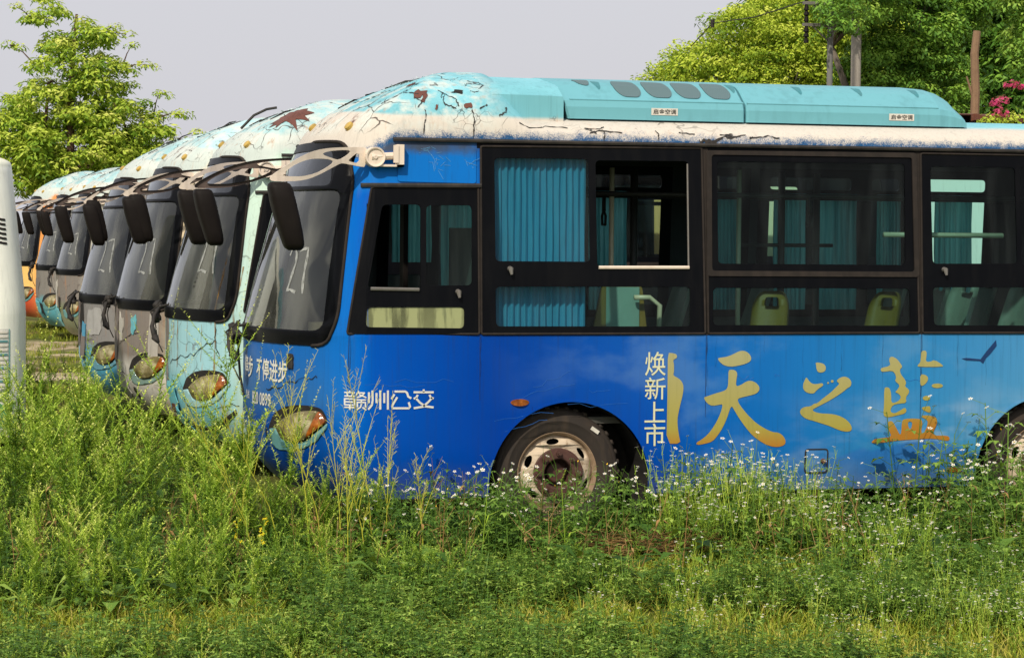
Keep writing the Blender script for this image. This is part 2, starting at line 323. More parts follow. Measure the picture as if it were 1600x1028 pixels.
def text_mesh(s, box, fn, w=.004, bold=0., name='lettering'):
    """words stretched to a box (u0, u1, v0, v1) and laid on a surface"""
    vs, fs = text_loops(s, bold)
    a, b = min(v[0] for v in vs), max(v[0] for v in vs); c, d = min(v[1] for v in vs), max(v[1] for v in vs)
    u0, u1, v0, v1 = box
    bm = bmesh.new(); bv = [bm.verts.new((u0 + (v[0] - a) / (b - a) * (u1 - u0), v0 + (v[1] - c) / (d - c) * (v1 - v0), 0)) for v in vs]
    for f in fs:
        try: bm.faces.new([bv[i] for i in f])
        except ValueError: pass
    for q in (frange(u0, u1, 14)[1:-1] if u1 - u0 > .2 and fn.__name__ == '<lambda>' and fn(1, 1, 0)[0] < .9 else []): bmesh.ops.bisect_plane(bm, geom=bm.verts[:] + bm.edges[:] + bm.faces[:], plane_co=(q, 0, 0), plane_no=(1, 0, 0))
    for q in bm.verts: q.co = Vector(fn(q.co.x, q.co.y, w))
    me = bpy.data.meshes.new(name); bm.to_mesh(me); bm.free(); return me
def ribbon(paths, width, fn, w=.006, name='painted_number', even=False):
    vs, fs = [], []
    for p in paths:
        b = len(vs)
        for i, q in enumerate(p):
            d = Vector(p[min(i + 1, len(p) - 1)]) - Vector(p[max(i - 1, 0)]); d.normalize(); n = Vector((-d.y, d.x)) * width * .5 * (1 if even else .75 + .25 * math.sin(3 + i * 1.7))
            vs += [fn(q[0] + n.x, q[1] + n.y, w), fn(q[0] - n.x, q[1] - n.y, w)]
        fs += [(b + 2 * i, b + 2 * i + 1, b + 2 * i + 3, b + 2 * i + 2) for i in range(len(p) - 1)]
    return mesh(name, vs, fs)

# ---- outlines on the coach's side, metres (x, z)
GLYPHS = [[[(2.79,1.104),(2.811,1.109),(2.853,1.114),(2.895,1.13),(2.93,1.148),(2.965,1.152),(2.996,1.136),(3.014,1.109),(3.009,1.086),(2.98,1.07),(2.924,1.057),(2.875,1.051),(2.833,1.061),(2.805,1.081)]],[[(2.863,1.024),(2.872,1.034),(2.907,1.031),(2.923,1.011),(2.916,0.971),(2.913,0.928),(2.946,0.937),(2.981,0.959),(3.009,0.965),(3.044,0.953),(3.069,0.927),(3.07,0.903),(3.049,0.882),(3.01,0.872),(2.961,0.862),(2.926,0.852),(2.93,0.829),(2.962,0.785),(3.005,0.739),(3.055,0.695),(3.112,0.661),(3.161,0.64),(3.204,0.636),(3.236,0.612),(3.251,0.579),(3.24,0.556),(3.198,0.545),(3.148,0.551),(3.092,0.575),(3.028,0.619),(2.978,0.676),(2.935,0.733),(2.899,0.79),(2.888,0.806),(2.877,0.793),(2.858,0.734),(2.831,0.675),(2.796,0.623),(2.762,0.587),(2.713,0.574),(2.661,0.567),(2.656,0.582),(2.692,0.601),(2.73,0.63),(2.768,0.676),(2.802,0.735),(2.822,0.787),(2.827,0.82),(2.801,0.815),(2.759,0.809),(2.731,0.821),(2.71,0.845),(2.703,0.863),(2.724,0.869),(2.779,0.887),(2.828,0.899),(2.854,0.912),(2.862,0.939),(2.863,0.985)]],[[(2.464,1.14),(2.492,1.14),(2.523,1.131),(2.525,1.109),(2.503,1.1),(2.5,1.086),(2.505,1.077),(2.506,1.021),(2.502,1.013),(2.504,0.998),(2.535,0.984),(2.56,0.961),(2.57,0.928),(2.565,0.882),(2.551,0.827),(2.538,0.771),(2.531,0.725),(2.535,0.673),(2.543,0.627),(2.554,0.577),(2.461,0.579),(2.464,0.792),(2.465,0.988)]],[[(3.443,1.075),(3.484,1.071),(3.508,1.059),(3.515,1.038),(3.508,1.018),(3.482,1.009),(3.459,1.015),(3.45,1.034),(3.448,1.055)]],[[(3.383,0.984),(3.401,0.957),(3.426,0.939),(3.458,0.938),(3.483,0.944),(3.497,0.94),(3.496,0.927),(3.469,0.911),(3.45,0.896),(3.436,0.879),(3.402,0.88),(3.373,0.894),(3.361,0.915),(3.362,0.939),(3.372,0.963)]],[[(3.537,0.945),(3.535,0.94),(3.53,0.938),(3.525,0.94),(3.523,0.945),(3.525,0.949),(3.53,0.951),(3.535,0.949)]],[[(3.568,0.955),(3.565,0.948),(3.558,0.946),(3.551,0.948),(3.548,0.955),(3.551,0.961),(3.558,0.964),(3.565,0.961)]],[[(3.588,0.959),(3.608,0.976),(3.639,0.985),(3.668,0.976),(3.688,0.954),(3.688,0.931),(3.677,0.917),(3.663,0.912),(3.635,0.889),(3.584,0.857),(3.527,0.826),(3.471,0.8),(3.423,0.777),(3.443,0.762),(3.483,0.753),(3.545,0.75),(3.597,0.741),(3.649,0.718),(3.68,0.691),(3.695,0.664),(3.695,0.646),(3.678,0.635),(3.638,0.637),(3.592,0.652),(3.547,0.672),(3.495,0.688),(3.438,0.706),(3.387,0.719),(3.353,0.741),(3.341,0.765),(3.352,0.786),(3.38,0.797),(3.414,0.798),(3.437,0.815),(3.459,0.817),(3.504,0.853),(3.549,0.884),(3.589,0.921),(3.608,0.939),(3.594,0.95)]],[[(3.887,1.03),(3.898,1.038),(3.941,1.046),(3.954,1.059),(3.944,1.083),(3.948,1.103),(3.966,1.109),(3.999,1.093),(4.021,1.066),(4.038,1.043),(4.018,1.025),(4.026,0.995),(4.056,0.961),(4.065,0.937),(4.054,0.919),(4.086,0.896),(4.084,0.873),(4.062,0.849),(4.069,0.812),(4.018,0.809),(3.974,0.8),(3.958,0.773),(3.962,0.753),(3.989,0.747),(4.026,0.765),(4.058,0.784),(4.071,0.765),(4.059,0.745),(4.012,0.735),(3.953,0.722),(3.921,0.726),(3.909,0.743),(3.914,0.794),(3.913,0.908),(3.929,0.915),(3.951,0.908),(3.962,0.874),(3.963,0.813),(3.996,0.816),(4.025,0.836),(4.028,0.857),(4.009,0.874),(3.987,0.882),(4.009,0.901),(4.02,0.927),(3.986,0.953),(3.995,0.972),(3.986,1.002),(3.965,1.019),(3.906,1.011),(3.889,1.016)]],[[(4.166,1.139),(4.185,1.146),(4.203,1.139),(4.202,1.108),(4.197,1.075),(4.226,1.072),(4.259,1.086),(4.319,1.05),(4.316,1.04),(4.146,1.041),(4.14,1.051),(4.16,1.068),(4.163,1.102)]],[[(4.161,0.995),(4.198,0.99),(4.219,0.97),(4.206,0.939),(4.177,0.918),(4.161,0.926)]],[[(4.321,0.919),(4.313,0.91),(4.293,0.905),(4.268,0.905),(4.247,0.911),(4.24,0.92),(4.247,0.929),(4.267,0.934),(4.292,0.934),(4.313,0.928)]],[[(4.233,0.841),(4.228,0.832),(4.215,0.826),(4.198,0.826),(4.184,0.832),(4.179,0.841),(4.184,0.85),(4.198,0.856),(4.214,0.856),(4.228,0.85)]],[[(4.175,0.784),(4.216,0.79),(4.234,0.789),(4.237,0.753),(4.22,0.748),(4.176,0.77)]],[[(3.831,0.569),(3.854,0.587),(3.912,0.592),(3.971,0.597),(3.943,0.652),(3.937,0.686),(3.954,0.7),(3.976,0.695),(4.006,0.644),(4.024,0.611),(4.035,0.617),(4.038,0.698),(4.056,0.711),(4.129,0.713),(4.173,0.706),(4.182,0.682),(4.171,0.621),(4.189,0.614),(4.214,0.661),(4.217,0.702),(4.173,0.72),(4.176,0.731),(4.217,0.732),(4.268,0.722),(4.285,0.701),(4.277,0.66),(4.259,0.627),(4.259,0.601),(4.351,0.6),(4.372,0.588),(4.37,0.571),(4.352,0.564),(4.263,0.583),(4.16,0.58),(3.999,0.573),(3.883,0.558),(3.836,0.559)],[(4.079,0.694),(4.111,0.691),(4.106,0.656),(4.097,0.643),(4.084,0.656)]]]
ARM = [[(-0.044,2.176),(-0.025,2.199),(0.021,2.23),(0.082,2.269),(0.143,2.304),(0.22,2.339),(0.298,2.359),(0.391,2.369),(0.485,2.374),(0.563,2.377),(0.583,2.362),(0.571,2.323),(0.572,2.258),(0.54,2.259),(0.485,2.268),(0.431,2.276),(0.411,2.276),(0.353,2.247),(0.283,2.211),(0.206,2.179),(0.129,2.164),(0.037,2.16),(-0.033,2.16)],[(0.469,2.302),(0.528,2.342),(0.532,2.282),(0.466,2.292)],[(0.044,2.204),(0.075,2.231),(0.128,2.262),(0.205,2.286),(0.267,2.29),(0.329,2.288),(0.353,2.277),(0.314,2.25),(0.244,2.218),(0.16,2.201),(0.075,2.2)],[(0.29,2.326),(0.329,2.341),(0.407,2.35),(0.473,2.351),(0.454,2.329),(0.399,2.301),(0.36,2.308)]]
BIRD = [(4.447,1.092),(4.482,1.096),(4.581,1.087),(4.621,1.137),(4.688,1.21),(4.693,1.173),(4.649,1.12),(4.617,1.091),(4.6,1.058),(4.577,1.075),(4.483,1.08)]
drv_out = [(0.614,2.138),(1.268,2.146),(1.266,1.261),(0.464,1.264),(0.496,1.461)]
drv_open = [(0.675,2.035),(0.91,2.038),(0.905,1.53),(0.582,1.537)]
drv_r = [(0.945,2.034),(1.227,2.037),(1.222,1.554),(0.941,1.553)]
drv_low = [(0.577,1.423),(1.173,1.423),(1.171,1.296),(0.568,1.305)]
w1_out = [(1.286,2.395),(2.702,2.409),(2.709,1.259),(1.278,1.261)]
w1_a = [(1.37,2.327),(1.965,2.329),(1.969,1.7),(1.371,1.701)]
w1_b = [(2.01,2.322),(2.613,2.327),(2.615,1.671),(2.014,1.669)]
w1_c = [(1.369,1.546),(2.613,1.548),(2.609,1.303),(1.37,1.307)]
w2_out = [(2.736,2.389),(4.148,2.398),(4.15,1.258),(2.726,1.259)]
w2_a = [(2.803,2.33),(4.072,2.335),(4.062,1.689),(2.8,1.692)]
w2_c = [(2.764,1.541),(4.09,1.539),(4.089,1.303),(2.76,1.311)]
w3_out = [(4.184,2.402),(5.75,2.404),(5.737,1.252),(4.172,1.258)]
w3_a = [(4.249,2.321),(4.845,2.322),(4.848,1.701),(4.253,1.698)]
w3_b = [(4.881,2.323),(5.56,2.317),(5.562,1.704),(4.879,1.685)]
w3_c = [(4.25,1.547),(5.586,1.549),(5.579,1.298),(4.253,1.306)]
FLEET = [([[(0.4803,0.9259),(0.4804,0.913)],[(0.4504,0.9142),(0.5099,0.9136)],[(0.4665,0.9106),(0.4688,0.8947)],[(0.4947,0.9103),(0.4922,0.8945)],[(0.4506,0.8928),(0.5114,0.8921)],[(0.4524,0.8764),(0.5089,0.8758)],[(0.4524,0.8799),(0.4527,0.8378)],[(0.508,0.8792),(0.5083,0.8371)],[(0.4526,0.8584),(0.5081,0.8578)],[(0.4527,0.8404),(0.5091,0.8397)],[(0.451,0.8258),(0.5118,0.8251)],[(0.4809,0.84),(0.4811,0.81)],[(0.5303,0.9254),(0.5183,0.8985)],[(0.5243,0.9134),(0.5665,0.913)],[(0.5643,0.913),(0.5471,0.8938),(0.5184,0.8843)],[(0.5331,0.9039),(0.5754,0.8845)],[(0.5194,0.8714),(0.5734,0.8708)],[(0.5463,0.8711),(0.5464,0.8564)],[(0.5195,0.8568),(0.5735,0.8561)],[(0.5234,0.8567),(0.5236,0.8275)],[(0.57,0.8562),(0.5702,0.8269)],[(0.5465,0.8487),(0.5423,0.8281),(0.518,0.8112)],[(0.5527,0.8271),(0.5755,0.8105)]],0.0085),([[(0.5905,0.917),(0.5909,0.8525)],[(0.6113,0.9276),(0.6135,0.8694),(0.6085,0.8394),(0.5868,0.8138)],[(0.6363,0.9122),(0.6368,0.8519)],[(0.659,0.9271),(0.6598,0.8129)],[(0.6836,0.9117),(0.684,0.8514)],[(0.7054,0.9266),(0.7062,0.8123)]],0.0125),([[(0.7459,0.9033),(0.7272,0.8746)],[(0.7457,0.9197),(0.8116,0.919),(0.8227,0.9102),(0.8295,0.8886),(0.8485,0.8775)],[(0.7627,0.8858),(0.7319,0.8344),(0.7355,0.8197),(0.8344,0.8185),(0.8418,0.8279),(0.8328,0.8548)]],0.0125),([[(0.924,0.9308),(0.9241,0.9135)],[(0.8623,0.9141),(0.986,0.9128)],[(0.888,0.8987),(0.8802,0.8828),(0.8635,0.8752)],[(0.9596,0.8979),(0.9677,0.8818),(0.9854,0.8747)],[(0.9765,0.8804),(0.9511,0.8525),(0.9203,0.8269),(0.8639,0.8181)],[(0.8758,0.8794),(0.9025,0.8509),(0.9336,0.8289),(0.9859,0.8218)]],0.0125)]
# (400, 190) [0.631 1.    2.72 ]
# (420, 176) [0.731 1.    2.793]
# (445, 163) [0.857 1.    2.861]
# ---- body shape of the coach: front at x=0, near side at y=0, ground at z=0 ----
def lerp1(knots, v):
    if v <= knots[0][0]: return knots[0][1]
    for (a, p), (b, q) in zip(knots, knots[1:]):
        if v <= b: return p + (q - p) * (v - a) / (b - a)
    return knots[-1][1]
W2, LEAN, LEN, ZTOP = 1.1, math.tan(math.radians(4.5)), 7.15, 2.43
def fx0(z): return lerp1(((.27, .23), (.36, .13), (.48, .05), (.65, 0), (1.26, .0), (1.6, .085), (2.0, .195), (2.25, .28), (2.43, .36)), z)
def fD(z): return lerp1(((.28, .56), (1.2, .60), (2.0, .44), (2.43, .37)), z)
def hwid(z): return W2 - LEAN * max(0., z - 1.25) - .10 * max(0., .5 - z)
PN, PM = 2.2, 1.6
def qcurve(e):
    e = min(1., abs(e)); return 1 - max(0., 1 - e ** PN) ** (1 / PM)
_ET = [math.sin(math.pi / 2 * i / 60) for i in range(61)]
_ET = [1 - (1 - e) ** 1.6 if False else e for e in _ET]
def front_pt(eta, z):
    return (fx0(z) + fD(z) * qcurve(eta), W2 + hwid(z) * eta, z)
_arc = {}
def arc_table(z):
    k = round(z, 3)
    if k not in _arc:
        pts = [front_pt(-e, z) for e in _ET]; L = [0.]
        for p, q in zip(pts, pts[1:]): L.append(L[-1] + math.hypot(q[0] - p[0], q[1] - p[1]))
        _arc[k] = L
    return _arc[k]
def front_s(s, z, w=0.):
    """s metres from the centre line round the front (towards the near side is +), w metres proud; beyond the corner it runs along the side"""
    L = arc_table(z); sg = 1 if s >= 0 else -1; a = abs(s)
    if a >= L[-1]:
        x = fx0(z) + fD(z) + a - L[-1]; return (x, W2 - sg * (hwid(z) + w), z)
    i = 0
    lo, hi = 0, 60
    while hi - lo > 1:
        m = (lo + hi) // 2
        if L[m] <= a: lo = m
        else: hi = m
    t = (a - L[lo]) / max(1e-9, L[hi] - L[lo]); e = _ET[lo] + (_ET[hi] - _ET[lo]) * t
    p = front_pt(-e, z); d = 1e-3
    e1, e2 = max(0, e - d), min(1, e + d)
    u, v = front_pt(-e1, z), front_pt(-e2, z)
    tx, ty = v[0] - u[0], v[1] - u[1]; n = math.hypot(tx, ty)
    nx, ny = ty / n, -tx / n
    return (p[0] + nx * w, W2 - sg * (W2 - (p[1] + ny * w)), z)
def side_y(x, z):
    xe = fx0(z) + fD(z)
    if x >= xe: return W2 - hwid(z)
    q = max(0., (x - fx0(z)) / fD(z)); e = (1 - (1 - q) ** PM) ** (1 / PN)
    return W2 - hwid(z) * e
def side_pt(x, z, w=0.): return (x, side_y(x, z) - w, z)
def sstep(a, b, v):
    t = min(1., max(0., (v - a) / (b - a))); return t * t * (3 - 2 * t)
def roofH(x): return .475 - .255 * sstep(1.44, 1.62, x) - .12 * sstep(6.2, 7.1, x)
def roof_pt(x0, y0, s):
    """s=0 at the cant rail, s=1 on the ridge"""
    s = min(1., max(0., s)); fr = 1 - sstep(.35, .9, x0)
    cx = min(max(x0, 1.42), LEN - .7)
    x, y = x0 + (cx - x0) * s, y0 + (W2 - y0) * s
    p = 2.3 - .75 * fr
    return (x, y, ZTOP + roofH(x) * (1 - (1 - s) ** p) ** (1 / p))
# ------------------------------------------------------------------ the coaches
T_WS = .855                                   # windscreen half width as a share of the front's arc
def arc_len(z): return arc_table(z)[-1]
def front_t(u, z, w=0.): return front_s(u * arc_len(z), z, w)
NEAR_HOLES = [(.585, 1.23, 1.29, 2.04), (1.33, 2.66, 1.28, 2.35), (2.76, 4.11, 1.28, 2.35), (4.22, 5.62, 1.28, 2.35)]
FAR_HOLES = [(1.10, 1.42, 1.2, 2.25), (1.46, 1.85, 1.2, 2.25), (2.5, 3.15, 1.32, 2.3), (3.45, 3.75, 1.32, 2.3), (3.92, 4.62, 1.32, 2.3), (4.72, 5.0, 1.32, 2.3), (5.15, 5.7, 1.32, 2.3)]
WHEELS = [(1.785, 1.846), (5.07, 5.07)]       # wheel x, arch x
def shell_mesh():
    zs = [.27, .32, .38, .45, .52, .6, .72, .85, 1.0, 1.12, 1.2, 1.245, 1.25, 1.35, 1.5, 1.65, 1.8, 1.95, 2.1, 2.2, 2.3, 2.37, ZTOP]
    T = [1, .97, .94, .9, .86, .82, .76, .7, .62, .54, .46, .38, .3, .2, .1, 0]; T = T + [-t for t in T[-2::-1]]
    xs = [.85, 1.0, 1.15, 1.3, 1.45, 1.6, 1.8, 2.1, 2.5, 3.0, 3.5, 4.0, 4.5, 5.0, 5.6, 6.2, 6.6]
    def ring(z):
        h = hwid(z); p = [front_t(t, z) for t in T]
        p += [(x, W2 + h, z) for x in xs]
        lean = .10 * max(0, z - 1.3); R = .28
        for i in range(7):
            a = math.pi / 2 * i / 6; p.append((LEN - lean - R + R * math.sin(a), W2 + h - R + R * math.cos(a), z))
        for i in range(7):
            a = math.pi / 2 * (1 - i / 6); p.append((LEN - lean - R + R * math.sin(a), W2 - h + R - R * math.cos(a), z))
        return p + [(x, W2 - h, z) for x in xs[::-1]]
    rings = [ring(z) for z in zs]; n = len(rings[0])
    for k in range(1, 15):
        s = (k / 14) ** 1.7; rings.append([roof_pt(p[0], p[1], s) for p in rings[len(zs) - 1]])
    bm = bmesh.new(); V = [[bm.verts.new(p) for p in r] for r in rings]
    nz = len(zs)
    for i in range(len(rings) - 1):
        for j in range(n):
            q = (j + 1) % n
            if i < nz - 1 and 1.24 < (zs[i] + zs[i + 1]) / 2 < 2.37 and j < len(T) - 1 and abs(T[j] + T[q]) / 2 < .82: continue
            bm.faces.new((V[i][j], V[i + 1][j], V[i + 1][q], V[i][q]))
    bmesh.ops.remove_doubles(bm, verts=bm.verts[:], dist=.0008)
    def cut(sel, planes):
        for co, no in planes:
            fs = [f for f in bm.faces if sel(f.calc_center_median())]
            g = list({v for f in fs for v in f.verts}) + list({e for f in fs for e in f.edges}) + fs
            bmesh.ops.bisect_plane(bm, geom=g, plane_co=co, plane_no=no, dist=1e-5)
    def kill(ins): bmesh.ops.delete(bm, geom=[f for f in bm.faces if ins(f.calc_center_median())], context='FACES')
    for far, hs in ((0, NEAR_HOLES), (1, FAR_HOLES)):
        for a, b, c, d in hs:
            sd = (lambda p: p.y > W2) if far else (lambda p: p.y < .5)
            cut(lambda p: sd(p) and a - .6 < p.x < b + .6 and c - .3 < p.z < d + .2 and p.z < ZTOP, [((a, 0, 0), (1, 0, 0)), ((b, 0, 0), (1, 0, 0)), ((0, 0, c), (0, 0, 1)), ((0, 0, d), (0, 0, 1))])
            kill(lambda p: sd(p) and a < p.x < b and c < p.z < d)
    for far in (0, 1):
        for wx, ax in WHEELS:
            sd = (lambda p: p.y > W2) if far else (lambda p: p.y < W2)
            N = 28; pl = []
            for i in range(N):
                t = 2 * math.pi * i / N; no = (math.cos(t), 0, math.sin(t)); pl.append(((ax + .509 * no[0], 0, .335 + .509 * no[2]), no))
            cut(lambda p: sd(p) and abs(p.x - ax) < .75 and p.z < 1.0, [q for q in pl if q[1][2] > -.25])
            kill(lambda p: sd(p) and math.hypot(p.x - ax, p.z - .335) < .509 and p.z < 1.0)
    bmesh.ops.recalc_face_normals(bm, faces=bm.faces[:])
    f0 = min(bm.faces, key=lambda f: (f.calc_center_median() - Vector((3, 0, .9))).length)
    if f0.normal.y > 0: bmesh.ops.reverse_faces(bm, faces=bm.faces[:])
    me = bpy.data.meshes.new('body'); bm.to_mesh(me); bm.free()
    me.polygons.foreach_set('use_smooth', [True] * len(me.polygons)); return me

def screen_loops():
    o = [(-T_WS, 1.20), (T_WS - .055, 1.185), (T_WS, 1.36), (T_WS, 2.20), (.72, 2.415), (.45, 2.427), (-.45, 2.427), (-.72, 2.415), (-T_WS, 2.20), (-T_WS, 1.36)]
    o[0] = (-T_WS + .055, 1.185)
    i = [(-.78, 1.275), (.78, 1.275), (.79, 2.12), (-.79, 2.12)]
    return rounded(o, .10, 5), rounded(i, .07, 4)
US, ZS = frange(-.84, .84, 24), frange(1.2, 2.4, 12)
def m_screen_frame(): o, i = screen_loops(); return fill([o, i, rounded([(-.70, 2.15), (.70, 2.15), (.62, 2.37), (-.62, 2.37)], .06, 4)], front_t, .008, .02, US, ZS, True)
def m_screen_pane(): o, i = screen_loops(); return fill([grow(i, .01)], front_t, .004, 0, US, ZS, True)
def m_screen_shade(): return fill([rounded([(-.71, 2.14), (.71, 2.14), (.63, 2.38), (-.63, 2.38)], .06, 4)], front_t, .004, 0, US, ZS, True)
def m_screen_rubber():
    o, i = screen_loops(); b = MB(); b.tube([front_t(u, z, .006) for u, z in o] + [front_t(*o[0], .006)], .011, 6, False); return b.me('screen_rubber', True)
DIGIT2 = [(0, .82), (.12, .97), (.35, 1.0), (.5, .86), (.48, .66), (.3, .42), (.1, .15), (0, .02), (.2, .06), (.55, .0)]
DIGIT7 = [(.72, .93), (.95, .97), (1.25, 1.0), (1.2, .8), (1.08, .5), (1.0, .25), (.97, -.02)]
def num_mesh(s0, z0, w, h, sl):
    def pts(d):
        q = [(s0 + (a - sl * b) * w, z0 + b * h) for a, b in d]; r = []
        for i in range(len(q) - 1): r += [(q[i][0] * (1 - t) + q[i + 1][0] * t, q[i][1] * (1 - t) + q[i + 1][1] * t) for t in (0, .5)]
        return r + [q[-1]]
    return ribbon([pts(DIGIT2), pts(DIGIT7)], .022, lambda u, v, w_: front_t(u, v, w_), .007)
SOCKET = [(0.535, 0.66), (0.60, 0.751), (0.72, 0.803), (0.84, 0.822), (0.954, 0.824), (1.043, 0.812), (1.082, 0.758), (1.082, 0.714), (1.002, 0.64), (0.939, 0.59), (0.867, 0.557), (0.74, 0.536), (0.61, 0.528), (0.53, 0.545)]
LENS = [(0.652, 0.675), (0.735, 0.735), (0.831, 0.772), (0.918, 0.790), (0.998, 0.796), (1.044, 0.786), (1.073, 0.745), (1.07, 0.725), (0.993, 0.667), (0.953, 0.638), (0.887, 0.609), (0.769, 0.593), (0.68, 0.603)]
SS, SZ = frange(-1.1, 1.1, 22), frange(.4, 1.2, 10)
def bulge(sgn, z0=.69):
    def f(u, v, w): 
        d = max(0, 1 - ((u - .87) / .24) ** 2 - ((v - z0) / .12) ** 2); return front_s(sgn * u, v, w + .012 * math.sqrt(d))
    return f
def split_poly(p, s_at):   # outline left / right of a slanted line
    a, b = [], []
    for i in range(len(p)):
        q, r = p[i], p[(i + 1) % len(p)]; dq, dr = q[0] - s_at(q[1]), r[0] - s_at(r[1])
        (b if dq > 0 else a).append(q)
        if dq * dr < 0:
            t = dq / (dq - dr); c = (q[0] + (r[0] - q[0]) * t, q[1] + (r[1] - q[1]) * t); a.append(c); b.append(c)
    return a, b
def lamp_meshes(sgn):
    fn = lambda u, v, w: front_s(sgn * u, v, w); ax, az = frange(.5, 1.1, 16), frange(.5, .85, 9)
    up = [(u, v) for u, v in SOCKET]
    sock = fill([rounded(up, .03)], fn, .004, 0, ax, az)  # flat sheet; the socket's shade is put into its dark colour
    L = rounded(LENS, .02); cl, am = split_poly(L, lambda z: .925 + (z - .614) * .55)
    surround = fill([rounded([(.545, .655), (.635, .668), (.664, .602), (.76, .586), (.89, .60), (.955, .63), (1.04, .688), (1.088, .728), (1.083, .695), (1.0, .612), (.88, .560), (.74, .538), (.61, .530), (.535, .548)], .02)], fn, .006, .005, ax, az, True)
    return sock, fill([cl], bulge(sgn), .012, .02, ax, az, True), fill([am], bulge(sgn), .014, .02, ax, az, True), surround
def arm_mesh(sgn):
    b = [chaikin(ARM[0], 1)]
    for L in ARM[1:]:
        cx, cy = sum(q[0] for q in L) / len(L), sum(q[1] for q in L) / len(L); b.append(chaikin([(cx + (q[0] - cx) * 1.09, cy + (q[1] - cy) * 1.22) for q in L], 1))
    def fn(u, v, w):
        y = .075 - .30 * sstep(.62, -.06, u); y = y + (w - .012)
        return (u if sgn > 0 else u - .15 * sstep(.62, -.06, u), y if sgn > 0 else 2 * W2 - y, v)
    me = fill(b, lambda u, v, w: fn(u, v, -w), .0, .022, frange(0, .56, 12), (), False)
    return me
def mirror_mesh(sgn):
    cs = [(math.copysign(abs(math.cos(t)) ** .5, math.cos(t)) * .078, math.copysign(abs(math.sin(t)) ** .55, math.sin(t)) * .085) for t in [2 * math.pi * i / 20 + .1 for i in range(20)]]
    vs, fs = [], []; n = len(cs); st = [(2.155, .6, -.025), (2.145, .85, -.022), (2.12, .97, -.016), (2.05, 1.02, .0), (1.95, 1.0, .025), (1.85, .92, .052), (1.80, .84, .064), (1.775, .72, .068), (1.762, .48, .072)]
    for z, k_, dx in st:
        for a, c in cs:
            y = -.215 + c * k_ * 1.12; vs.append((.035 + dx + a * k_ * .92 - (.15 if sgn < 0 else 0), y if sgn > 0 else 2 * W2 - y, z))
    for i in range(len(st) - 1):
        for j in range(n): q = (j + 1) % n; fs.append((i * n + j, i * n + q, (i + 1) * n + q, (i + 1) * n + j))
    fs += [tuple(range(n)), tuple((len(st) - 1) * n + j for j in range(n))]
    return mesh('mirror', vs, fs, True)
def hub_mesh(sgn):
    Y = lambda y: y if sgn > 0 else 2 * W2 - y
    b = MB()
    prof = [(.002, -.034), (.011, -.034), (.013, -.026), (.047, -.024), (.050, -.034), (.058, -.036), (.060, -.030), (.061, .05)]
    b.lathe([(r, d) for r, d in prof], 28, (.625, Y(.045), 2.318), 1 if sgn > 0 else -1)
    b.box((.60, min(Y(.02), Y(.09)), 2.262), (.80, max(Y(.02), Y(.09)), 2.275)); b.box((.755, min(Y(.02), Y(.10)), 2.262), (.80, max(Y(.02), Y(.10)), 2.395)); b.box((.735, min(Y(.012), Y(.03)), 2.285), (.765, max(Y(.012), Y(.03)), 2.39))
    b.tube([(.60, Y(.03), 2.318), (.78, Y(.06), 2.33)], .022, 8)
    return b.me('mirror_bracket')
def wheel_meshes(far):
    sg = -1 if far else 1; y0 = 2 * W2 - .075 if far else .075
    c = (0, y0, .40); b = MB()
    b.lathe([(.232, .05), (.243, .02), (.252, .006), (.262, .004), (.268, .001), (.29, -.004), (.318, -.007), (.322, -.010), (.327, -.007), (.345, -.004), (.366, .004), (.37, .008), (.375, .006), (.39, .022), (.397, .035), (.402, .055), (.404, .10), (.403, .19), (.39, .215), (.3, .235), (.23, .2)], 72, c, sg)
    for i in range(40):   # shoulder tread blocks
        t = 2 * math.pi * i / 40; q = MB().box((-.012, .03, .392), (.016, .085, .409))
        b.add([(c[0] + x * math.cos(t) - z * math.sin(t), c[1] + sg * y, c[2] + x * math.sin(t) + z * math.cos(t)) for x, y, z in q.v], q.f)
    tyre = b.me('tyre', True)
    b = MB(); b.lathe([(.225, .12), (.236, .03), (.246, .012), (.2535, .003), (.2555, .010), (.2520, .018), (.244, .014), (.240, .020), (.236, .042), (.232, .046)], 64, c, sg)
    circ = lambda r, n: [(r * math.cos(2 * math.pi * i / n), r * math.sin(2 * math.pi * i / n)) for i in range(n)]
    holes = []
    for i in range(6):
        t = math.radians(38 + 60 * i); hl = []
        for j in range(14):
            a = 2 * math.pi * j / 14; du, dv = .041 * math.cos(a), .0175 * math.sin(a); rr, tt = .196 + dv, t + du / .196
            hl.append((rr * math.cos(tt), rr * math.sin(tt)))
        holes.append(hl)
    def fn(u, v, w):
        r = math.hypot(u, v); return (c[0] + u, c[1] + sg * (.046 - .06 * sstep(.236, .155, r) - w), c[2] + v)
    me2 = fill([circ(.237, 64), circ(.13, 40)] + holes, fn, 0, .012, (), (), True)
    vs = [tuple(v.co) for v in me2.vertices]; b.add(vs, [tuple(p.vertices) for p in me2.polygons]); rim = b.me('rim', True)
    b = MB(); b.lathe([(.157, -.008), (.157, -.020), (.153, -.024), (.10, -.027), (.094, -.026), (.088, -.018), (.086, .09), (.062, .095), (.058, .04), (.05, .036), (.002, .036)], 48, c, sg)
    for i in range(8):
        t = 2 * math.pi * (i + .5) / 8 + .39; x, z = c[0] + .126 * math.cos(t), c[2] + .126 * math.sin(t)
        b.tube([(x, c[1] - sg * .02, z), (x, c[1] - sg * .042, z)], .0195, 6); b.tube([(x, c[1] - sg * .038, z), (x, c[1] - sg * .064, z)], .0105, 8)
    hub = b.me('hub'); b = MB(); b.lathe([(.232, .10), (.05, .14), (.002, .14)], 32, c, sg); back = b.me('brake_drum')
    return tyre, rim, hub, back
